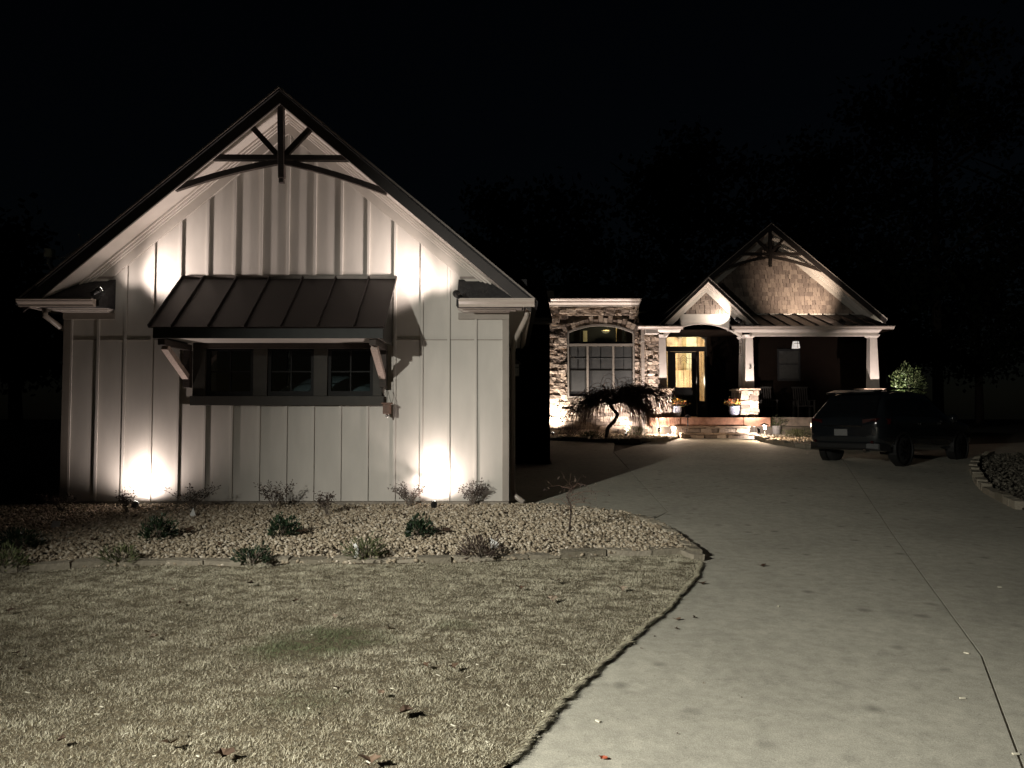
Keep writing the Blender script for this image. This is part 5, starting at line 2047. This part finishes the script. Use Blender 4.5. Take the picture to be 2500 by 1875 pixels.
planter(1651, 1010, 'blue and white pot of orange and yellow flowers beside the maple')
planter(1793, 1010, 'blue and white pot of faded flowers beside the numbered column')
q = G(1896, 1062, .05)
gp_ = root('garden_pot', 'plain grey pot with a green plant in the gravel by the path lamps', 'planter', tuple(q))
MB().lathe([(.14, 0), (.16, .30), (.17, .32), (.15, .32)], tuple(q), 16).build('pot', M['greypot'], gp_, smooth=True)
rr_ = np.random.default_rng(4)
D = rr_.normal(0, 1, (260, 3)) * np.array([.18, .14, .09]) + np.array([-.05, 0, .42])
leaves('foliage', np.array(q)[None] + D, D - np.array([0, 0, .2]) + rr_.normal(0, .3, (260, 3)), .10, .02, M['leafolive'], gp_, 8)
for i, (px, py, sx, sz_, lab) in enumerate(((1945, 1068, .42, .22, 'olive grassy clump in the gravel behind the dark car'), (2000, 1062, .35, .25, 'dark leafy clump close to the rear of the car'),
                                           (1390, 1066, .40, .25, 'low brown clump below the ledge stone wall'), (1440, 1070, .4, .18, 'low tangled clump at the foot of the weeping maple'), (1560, 1066, .35, .28, 'straw coloured clump between the maple and the porch'))):
    q = G(px, py, .06)
    o = root('bed_plant', lab, 'plant', tuple(q))
    rr_ = np.random.default_rng(50 + i)
    n = 420
    D = np.abs(rr_.normal(0, 1, (n, 3))) * np.sign(rr_.normal(0, 1, (n, 3)))
    D = D * np.array([sx * .5, .16, 0]) + np.stack([np.zeros(n), np.zeros(n), rr_.uniform(0, sz_, n)], 1)
    leaves('foliage', np.array(q)[None] + D, D * .6 + rr_.normal(0, .15, (n, 3)) + np.array([0, 0, .25]), .12, .016, M['leafolive' if i != 2 else 'nandina'], o, 70 + i)
    st = MB()
    for k in range(6):
        st.tube([q, q + Vector((r.uniform(-.5, .5) * sx, r.uniform(-.1, .1), sz_))], [.008, .003], 4)
    st.build('stem', M['twig'], o)


# ------------------------------------------------------------------ path lamps and house spotlights
def path_lamp(px, py_base, hpx, label, power=2.5):
    q = G(px, py_base, .05)
    h = hpx / F * q.y
    o = root('path_lamp', label, 'path lamp', tuple(q))
    MB().tube([q, q + Vector((0, 0, h * .72))], .016, 8).build('stem', M['galv'], o)
    MB().lathe([(.045, h * .62), (.05, h * .86)], tuple(q), 10).build('lens', M['lens_soft'], o)
    MB().lathe([(.15, h * .87), (.13, h * .90), (.05, h * .98), (.015, h)], tuple(q), 14).build('cap', M['black'], o)
    point(o, q + Vector((0, -.075, h * .8)), power, WARM2, .03)
    return o


path_lamp(1642, 1064, 26, 'lit path lamp at the foot of the maple beside the steps', 200)
path_lamp(1841, 1062, 32, 'lit path lamp close to the right end of the steps', 110)
path_lamp(1867, 1073, 40, 'lit path lamp standing at the stone edging right of the steps', 110)
q = G(1672, 1050, .1)
pb = U(1679, 1030, 26.6)
lab0 = root('garden_lantern', 'dark unlit mushroom lamp standing on the entry steps', 'path lamp', (pb.x, pb.y, uz(1040, 26.6)))
MB().lathe([(.05, 0), (.02, .03), (.02, .28), (.11, .30), (.10, .34), (.03, .40)], (pb.x, pb.y, uz(1040, 26.6)), 12).build('body', M['black'], lab0)


def hspot(px, py, Y, tx, ty, tY, power, label, angle=75, blend=.7, h=.12, spill=0, **k):
    a = U(px, py, Y)
    a.z = g(Y) + h + .04
    t = U(tx, ty, tY)
    return spot_fixture(a, t, power, label, angle, blend, ground_z=g(Y), spill=(spill, (a.x + .15, a.y + 1, a.z - .35), 168) if spill else None, **k)


hspot(1350, 1050, 26.60, 1366, 930, YS, 900, 'ground spotlight at the left end of the ledge stone wall', 120, .9, col=(1, .86, .74))
hspot(1528, 1055, 26.15, 1520, 900, YS, 700, 'ground spotlight between the weeping maple and the porch', 135, 1, col=WARM)
hspot(1610, 1058, 26.15, 1618, 930, YPI, 750, 'ground spotlight below the column beside the ledge stone wall', 90, .9, .3, 130)
hspot(1852, 1058, 25.75, 1832, 935, YPI, 900, 'ground spotlight below the numbered column', 84, 1, .3, 130)
hspot(2140, 1058, 25.9, 2134, 930, YPI, 900, 'ground spotlight behind the car below the corner column', 80, 1)
# spotlights on the porch gutter
a = U(1797, 779, YE - .22)
spot_fixture(a, U(1715, 745, YA + .3), 210, 'bright spotlight on the porch gutter lighting the small gable', 90, .8, size=.075, ground_z=uz(797, YE), col=(1, .87, .74))
a = U(2052, 783, YE + .05)
spot_fixture(a, U(1955, 722, YG), 900, 'bright spotlight on the porch gutter lighting the large gable', 70, .9, size=.075, ground_z=uz(797, YE), col=(1, .80, .62))

# evergreen shrub right of the porch, lit from its left
sp = U(2218, 960, 28.0)
sp.z = g(28)
shb = root('evergreen_shrub', 'evergreen shrub beyond the car with its left side lit', 'shrub', tuple(sp))
rr_ = np.random.default_rng(12)
n = 1500
D = rr_.normal(0, 1, (n, 3))
D /= np.linalg.norm(D, axis=1, keepdims=True)
D *= (rr_.uniform(.3, 1, (n, 1)) ** .5) * np.array([.55, .5, .66]) * (1 + .2 * np.sin(D[:, :1] * 7) * np.sin(D[:, 2:] * 5))
D[:, 2] += 1.85
leaves('foliage', np.array(sp)[None] + D, D - np.array([0, 0, 1.5]) + rr_.normal(0, .5, (n, 3)), .11, .05, M['shrub'], shb, 2)
MB().tube([sp, sp + Vector((.03, 0, 2.2))], [.06, .03], 7).build('trunk', M['bark'], shb)
hs = U(2160, 1000, 27.9)
hs.z = g(27.6) + .35
spot_fixture(hs, sp + Vector((-.45, 0, 1.85)), 620, 'spotlight at the porch corner lighting the evergreen shrub', 46, 1, ground_z=g(27.6), col=(1, .95, .75))

# dark trees far behind the house
tree_r = np.random.default_rng(99)
for i, (px, Y, ztop, rad, lab) in enumerate((
        (1290, 48, 15.5, 5.0, 'dark round tree behind the garage ridge'),
        (1165, 55, 13.5, 4.5, 'dark low tree beyond the garage roof'),
        (1640, 46, 18.0, 5.2, 'dark tall tree behind the left of the house'),
        (1850, 50, 18.5, 5.5, 'dark tree behind the large gable'),
        (2070, 50, 22.0, 6.2, 'very tall dark tree right of the large gable'),
        (2290, 50, 25.0, 7.0, 'very tall dark tree beyond the evergreen shrub'),
        (2520, 52, 25.0, 7.0, 'tall dark tree at the far right side of the driveway'),
        (1460, 58, 15.0, 4.6, 'dark tree seen over the stone wall cornice'),
        (40, 40, 9.0, 4.6, 'dark tree beyond the left end of the garage'),
        (-160, 34, 10.0, 5.0, 'dark tree at the far left beyond the lawn'),
        (2390, 62, 13.0, 6.0, 'low dark tree beyond the front of the parked car'),
        (2620, 56, 13.5, 6.0, 'low dark tree behind the gravel bed right of the driveway'),
        (2180, 52, 11.0, 5.0, 'low dark tree beyond the porch corner'))):
    b = Vector((X_(px, Y), Y, g(Y)))
    o = root('tree', lab, 'tree', tuple(b), group='dark trees behind the house')
    H = ztop
    rd = random.Random(i)
    tm = MB()
    tm.tube([b, b + Vector((rd.uniform(-.3, .3), 0, H * .4)), b + Vector((rd.uniform(-.5, .5), 0, H * .85))], [.35, .25, .08], 8)
    for k in range(9):
        s = b + Vector((0, 0, H * rd.uniform(.3, .75)))
        a = rd.uniform(0, 2 * math.pi)
        tm.tube([s, s + Vector((math.cos(a) * rad * .4, math.sin(a) * rad * .4, H * .08)), s + Vector((math.cos(a) * rad * .75, math.sin(a) * rad * .75, H * .14))], [.12, .08, .03], 5)
    tm.build('trunk', M['bark'], o)
    P = []
    for k in range(34):
        c = np.array([rd.gauss(0, rad * .42), rd.gauss(0, rad * .35), H * rd.uniform(.33, .93)])
        sc3 = (1 - abs(c[2] / H - .6)) * rad * .34
        P.append(tree_r.normal(0, 1, (150, 3)) * sc3 * np.array([1, 1, .7]) * .6 + c)
    P = np.concatenate(P) + np.array(b)[None]
    leaves('crown', P, tree_r.normal(0, 1, (len(P), 3)), .42, .26, M['treeleaf'], o, 400 + i)

# ================================================================== CAR
cp = G(2194, 1137)
HEAD = R(90 - 54)                # heading, measured from +x
car = root('parked_car', 'dark glossy crossover parked with its rear towards the driveway', 'car', (0, 0, 0), 0)
# local frame: x forward, y left, z up; rear right wheel touches cp
fw = Vector((math.cos(HEAD), math.sin(HEAD), 0))
lf = Vector((-math.sin(HEAD), math.cos(HEAD), 0))
CL, TR, RAX = 4.65, .80, -1.36
base = cp - fw * RAX + lf * TR
base.z = g(cp.y) + .03
car.location = base
car.rotation_euler = (R(0), R(0), HEAD)
W[car] = Matrix.Translation(base) @ Matrix.Rotation(HEAD, 4, 'Z')

# body stations: x, bottom, sill out, belt height, belt half width, top height, top half width
stn = [(-2.355, .56, .52, .84, .56, .88, .50), (-2.30, .46, .74, .98, .78, 1.02, .70), (-2.26, .40, .84, 1.02, .86, 1.08, .76), (-2.10, .34, .90, 1.06, .92, 1.14, .80), (-1.95, .30, .92, 1.07, .935, 1.34, .74),
       (-1.72, .28, .925, 1.07, .94, 1.62, .64), (-1.45, .27, .93, 1.065, .94, 1.685, .62), (-.9, .26, .93, 1.055, .94, 1.715, .62), (-.1, .25, .93, 1.04, .94, 1.715, .62),
       (.35, .25, .93, 1.03, .94, 1.66, .60), (.72, .25, .93, 1.02, .935, 1.40, .64), (1.12, .25, .925, 1.01, .93, 1.10, .74), (1.5, .26, .92, .97, .92, 1.04, .70),
       (1.95, .28, .90, .90, .90, .97, .66), (2.2, .32, .84, .82, .84, .88, .60), (2.33, .40, .70, .72, .70, .76, .5)]


def ring(s):
    x, zb_, ws, zbl, wb, zt_, wt = s
    half = [(0, zb_), (ws * .8, zb_), (ws, zb_ + .10), (ws + .012, (zb_ + zbl) * .5), (wb, zbl - .06), (wb - .01, zbl), (wt + (wb - wt) * .18, zt_ - (zt_ - zbl) * .16), (wt, zt_ - .02), (wt * .55, zt_ + .015), (0, zt_ + .025)]
    return [(x, y, z) for y, z in half] + [(x, -y, z) for y, z in half[-2:0:-1]]


bd = MB()
rings = [ring(s) for s in stn]
nr = len(rings[0])
for q in rings:
    bd.v += q
for k in range(len(rings) - 1):
    for i in range(nr):
        j = (i + 1) % nr
        bd.f.append((k * nr + i, k * nr + j, (k + 1) * nr + j, (k + 1) * nr + i))
bd.f.append(tuple(range(nr)))
bd.f.append(tuple(len(bd.v) - nr + i for i in range(nr)))
body = bd.build('body', M['paint'], car, smooth=True, local=True)
body.modifiers.new('sub', 'SUBSURF').levels = 1
body.modifiers['sub'].render_levels = 2


def lerp_st(x):
    for a, b in zip(stn[:-1], stn[1:]):
        if a[0] <= x <= b[0]:
            u = (x - a[0]) / (b[0] - a[0])
            return [p + (q - p) * u for p, q in zip(a, b)]
    return stn[-1]


def side_pt(x, v, sgn, out=.012):
    """point on the car's side glass: v = 0 belt, 1 roof edge"""
    s = lerp_st(x)
    zbl, wb, zt_, wt = s[3], s[4], s[5], s[6]
    y0, z0 = wb - .01, zbl
    y1, z1 = wt + (wb - wt) * .18, zt_ - (zt_ - zbl) * .16
    return (x, sgn * (y0 + (y1 - y0) * v + out), z0 + (z1 - z0) * v)


for sgn in (1, -1):
    for x0, x1 in ((-1.88, -1.38), (-1.30, -.42), (-.34, .62)):
        m_ = MB()
        n = 5
        for k in range(n + 1):
            x = x0 + (x1 - x0) * k / n
            m_.v += [side_pt(x, .10, sgn), side_pt(x, .86, sgn)]
        for k in range(n):
            m_.f.append((2 * k, 2 * k + 2, 2 * k + 3, 2 * k + 1))
        m_.build('side_window', M['carglass'], car, smooth=True, local=True)
    for x in (-.55, .42):
        s = lerp_st(x)
        MB().bar((x - .09, sgn * (s[4] + .022), .93), (x + .09, sgn * (s[4] + .022), .93), .03, .025, up=Vector((0, 0, 1))).build('door_handle', M['chrome'], car, local=True)
    MB().tube([(-1.55, sgn * .60, 1.71), (-1.4, sgn * .60, 1.755), (.1, sgn * .60, 1.77), (.28, sgn * .60, 1.71)], .018, 6).build('roof_rail', M['chrome'], car, local=True)
    MB().lathe([(.03, -.10), (.10, -.07), (.11, .03), (.06, .08)], (.78, sgn * 1.04, 1.05), 10, (1, 0, 0)).build('wing_mirror', M['paint'], car, smooth=True, local=True)
    # wheel arches, wheels
    for x in (RAX, 1.40):
        MB().lathe([(.405, .80), (.405, .955), (.36, .96), (.36, .80)] if sgn > 0 else [(.405, .80), (.405, .955), (.36, .96), (.36, .80)], (x, 0, .345), 22, (0, sgn, 0)).build('wheel_arch', M['plastic'], car, local=True)
        t_ = MB().lathe([(.22, .70), (.33, .71), (.345, .76), (.345, .89), (.33, .935), (.23, .94)], (x, 0, .345), 26, (0, sgn, 0)).build('wheel', M['rubber'], car, smooth=True, local=True)
        rm_ = MB()
        for k in range(10):
            a = 2 * math.pi * k / 10
            rm_.bar((x, sgn * .945, .345), (x + math.cos(a) * .22, sgn * .95, .345 + math.sin(a) * .22), .035, .02, up=Vector((0, 1, 0)))
        rm_.lathe([(.05, .93), (.05, .965), (.02, .97)], (x, 0, .345), 10, (0, sgn, 0))
        rm_.build('rim', M['rim'], t_, local=True)
    # tail lamp wraps the corner
    m_ = MB()
    m_.add([(-2.325, sgn * .50, .93), (-2.335, sgn * .50, 1.03), (-2.29, sgn * .80, 1.06), (-2.28, sgn * .80, .90), (-1.95, sgn * .962, 1.05), (-1.98, sgn * .962, .93)],
           [(0, 1, 2, 3), (3, 2, 4, 5)])
    m_.build('tail_lamp', M['taillens'], car, local=True)
    MB().lathe([(.035, 0), (.035, .01)], (-2.30, sgn * .70, .52), 10, (-1, 0, 0)).build('rear_reflector', M['taillens'], car, local=True)
# rear window, hatch, bumper, plate
m_ = MB()
m_.add([(-2.18, .70, 1.12), (-2.18, -.70, 1.12), (-1.79, -.60, 1.60), (-1.79, .60, 1.60), (-2.02, .73, 1.12), (-2.02, -.73, 1.12), (-1.70, -.62, 1.60), (-1.70, .62, 1.60)],
       [(0, 1, 2, 3), (1, 5, 6, 2), (4, 0, 3, 7)])
m_.build('rear_window', M['carglass'], car, local=True)
MB().xz([(-2.00, 1.66), (-1.62, 1.73), (-1.60, 1.69), (-1.94, 1.62)], -.60, .60).build('spoiler', M['paint'], car, local=True, bevel=.012)
MB().add([(-2.375, .60, .36), (-2.375, -.60, .36), (-2.375, -.60, .50), (-2.375, .60, .50), (-2.27, .86, .34), (-2.27, -.86, .34), (-2.27, -.86, .50), (-2.27, .86, .50),
          (-1.98, .952, .32), (-1.98, -.952, .32), (-1.98, -.952, .46), (-1.98, .952, .46)],
         [(0, 1, 2, 3), (4, 0, 3, 7), (1, 5, 6, 2), (8, 4, 7, 11), (5, 9, 10, 6), (3, 2, 6, 7), (7, 6, 10, 11), (0, 4, 5, 1)]).build('rear_bumper', M['plastic'], car, local=True, bevel=.03)
MB().box(-2.385, -2.372, -.16, .16, .66, .81).build('licence_plate', M['plate'], car, local=True)
MB().box(-2.372, -2.34, -.48, .48, .872, .890).build('hatch_trim', M['chrome'], car, local=True)
MB().tube([(-2.36, -.55, .33), (-2.2, -.55, .33)], .04, 10).build('exhaust_tip', M['chrome'], car, local=True)
MB().bar((-2.08, .0, 1.22), (-2.12, .35, 1.16), .015, .02, up=Vector((1, 0, 0))).build('rear_wiper', M['plastic'], car, local=True)
MB().add([(.40, .58, 1.64), (.40, -.58, 1.64), (1.12, -.74, 1.13), (1.12, .74, 1.13)], [(0, 1, 2, 3)]).build('windscreen', M['carglass'], car, local=True)

# ================================================================== FALLEN LEAVES
LFM = []
for i in range(5):
    r = random.Random(500 + i)
    mb = MB()
    n = 9
    mb.v.append((0, 0, .0))
    for k in range(n):
        a = 2 * math.pi * k / n
        rad = (.5 if k % 2 == 0 else .24) * r.uniform(.8, 1.1)
        mb.v.append((math.cos(a) * rad, math.sin(a) * rad * .8, abs(math.cos(a)) * .22 * r.uniform(.6, 1.3)))
    for k in range(n):
        mb.f.append((0, 1 + k, 1 + (k + 1) % n))
    me = mb.mesh('fallen_leaf', M['deadleaf'], fix=False)
    LFM.append(me)
lawn_leaves = [(440, 1472, 12), (420, 1440, 14), (612, 1424, 20), (680, 1270, 0), (20, 1492, 22), (375, 1555, 24), (362, 1543, 16), (40, 1595, 16), (52, 1635, 14), (815, 1505, 18), (953, 1536, 24),
               (1037, 1624, 22), (1358, 1419, 26), (1270, 1435, 18), (1518, 1437, 22), (1345, 1464, 26), (990, 1738, 40), (418, 1815, 40), (545, 1842, 42), (905, 1856, 44), (930, 1690, 18), (1105, 1628, 26), (828, 1680, 20), (150, 1806, 24), (720, 1468, 16)]
drive_leaves = [(1713, 1425, 24), (1698, 1421, 14), (1652, 1513, 22), (1697, 1508, 16), (1652, 1535, 14), (1471, 1851, 24), (1860, 1382, 22), (1598, 1554, 8), (1566, 1583, 8), (1811, 1703, 7), (1719, 1668, 8), (1654, 1791, 8)]
lr = random.Random(8)
for px, py, s in lawn_leaves:
    if s == 0:
        continue
    p = G(px, py, .058)
    sz_ = s / F * p.y * 1.4
    o = place('fallen_leaf', LFM[lr.randrange(5)], None, Matrix.Translation(p) @ Matrix.Rotation(lr.uniform(0, 6.28), 4, 'Z') @ Matrix.Rotation(lr.uniform(-.5, .5), 4, 'X') @ Matrix.Diagonal((sz_, sz_, sz_, 1)))
    tag(o, 'curled brown leaf lying on the straw coloured lawn', 'leaf', 'fallen leaves on the lawn')
for px, py, s in ((330, 1262, 18), (540, 1330, 22), (735, 1300, 30), (760, 1340, 16), (455, 1296, 30), (1085, 1296, 26), (1240, 1300, 16), (985, 1258, 18), (230, 1318, 22), (1330, 1320, 16), (255, 1356, 16)):
    p = G(px, py, .12)
    sz_ = s / F * p.y * 1.3
    o = place('fallen_leaf', LFM[lr.randrange(5)], None, Matrix.Translation(p) @ Matrix.Rotation(lr.uniform(0, 6.28), 4, 'Z') @ Matrix.Rotation(lr.uniform(-.4, .4), 4, 'X') @ Matrix.Diagonal((sz_, sz_, sz_, 1)))
    tag(o, 'dry brown leaf caught on the tan gravel before the garage', 'leaf', 'fallen leaves in the gravel bed')
for px, py, s in drive_leaves:
    p = G(px, py, .006)
    sz_ = s / F * p.y * 1.1
    me = LFM[lr.randrange(5)]
    o = place('fallen_leaf', me, None, Matrix.Translation(p) @ Matrix.Rotation(lr.uniform(0, 6.28), 4, 'Z') @ Matrix.Rotation(lr.uniform(-.15, .15), 4, 'X') @ Matrix.Diagonal((sz_, sz_, sz_, 1)))
    if px == 1471:
        o.data = me.copy()
        o.data.materials[0] = M['redleaf']
        tag(o, 'reddish leaf lying alone on the pale concrete', 'leaf')
    else:
        tag(o, 'dark dry leaf lying on the concrete driveway', 'leaf', 'fallen leaves on the driveway')

# pale wood chips scattered over lawn and concrete
cv, cf = [], []
chips = MB()
for k in range(80):
    px, py = lr.uniform(60, 1650), lr.uniform(1420, 1870)
    p = G(px, py, .065)
    if not inside(LAWN, np.array([p.x]), np.array([p.y]))[0]:
        continue
    a = lr.uniform(0, 3.14)
    d = Vector((math.cos(a), math.sin(a), lr.uniform(-.2, .2))) * lr.uniform(.006, .016)
    chips.bar(p - d, p + d, .006, .003, up=Vector((0, 0, 1)))
for px, py in ((1354, 1742), (1337, 1760), (1312, 1797), (1498, 1602), (1545, 1571), (2350, 1704), (2480, 1840), (2360, 1594), (1460, 1760), (1900, 1480), (1272, 1822), (2440, 1433)):
    p = G(px, py, .006)
    a = lr.uniform(0, 3.14)
    d = Vector((math.cos(a), math.sin(a), 0)) * .016
    chips.bar(p - d, p + d, .012, .006, up=Vector((0, 0, 1)))
co = chips.build('wood_chips', M['chip'])
tag(co, 'scattered pale wood chips on the lawn and driveway edge', 'chips', kind='stuff')
print('objects', len(bpy.data.objects), 'tris', sum(len(m.polygons) for m in bpy.data.meshes))
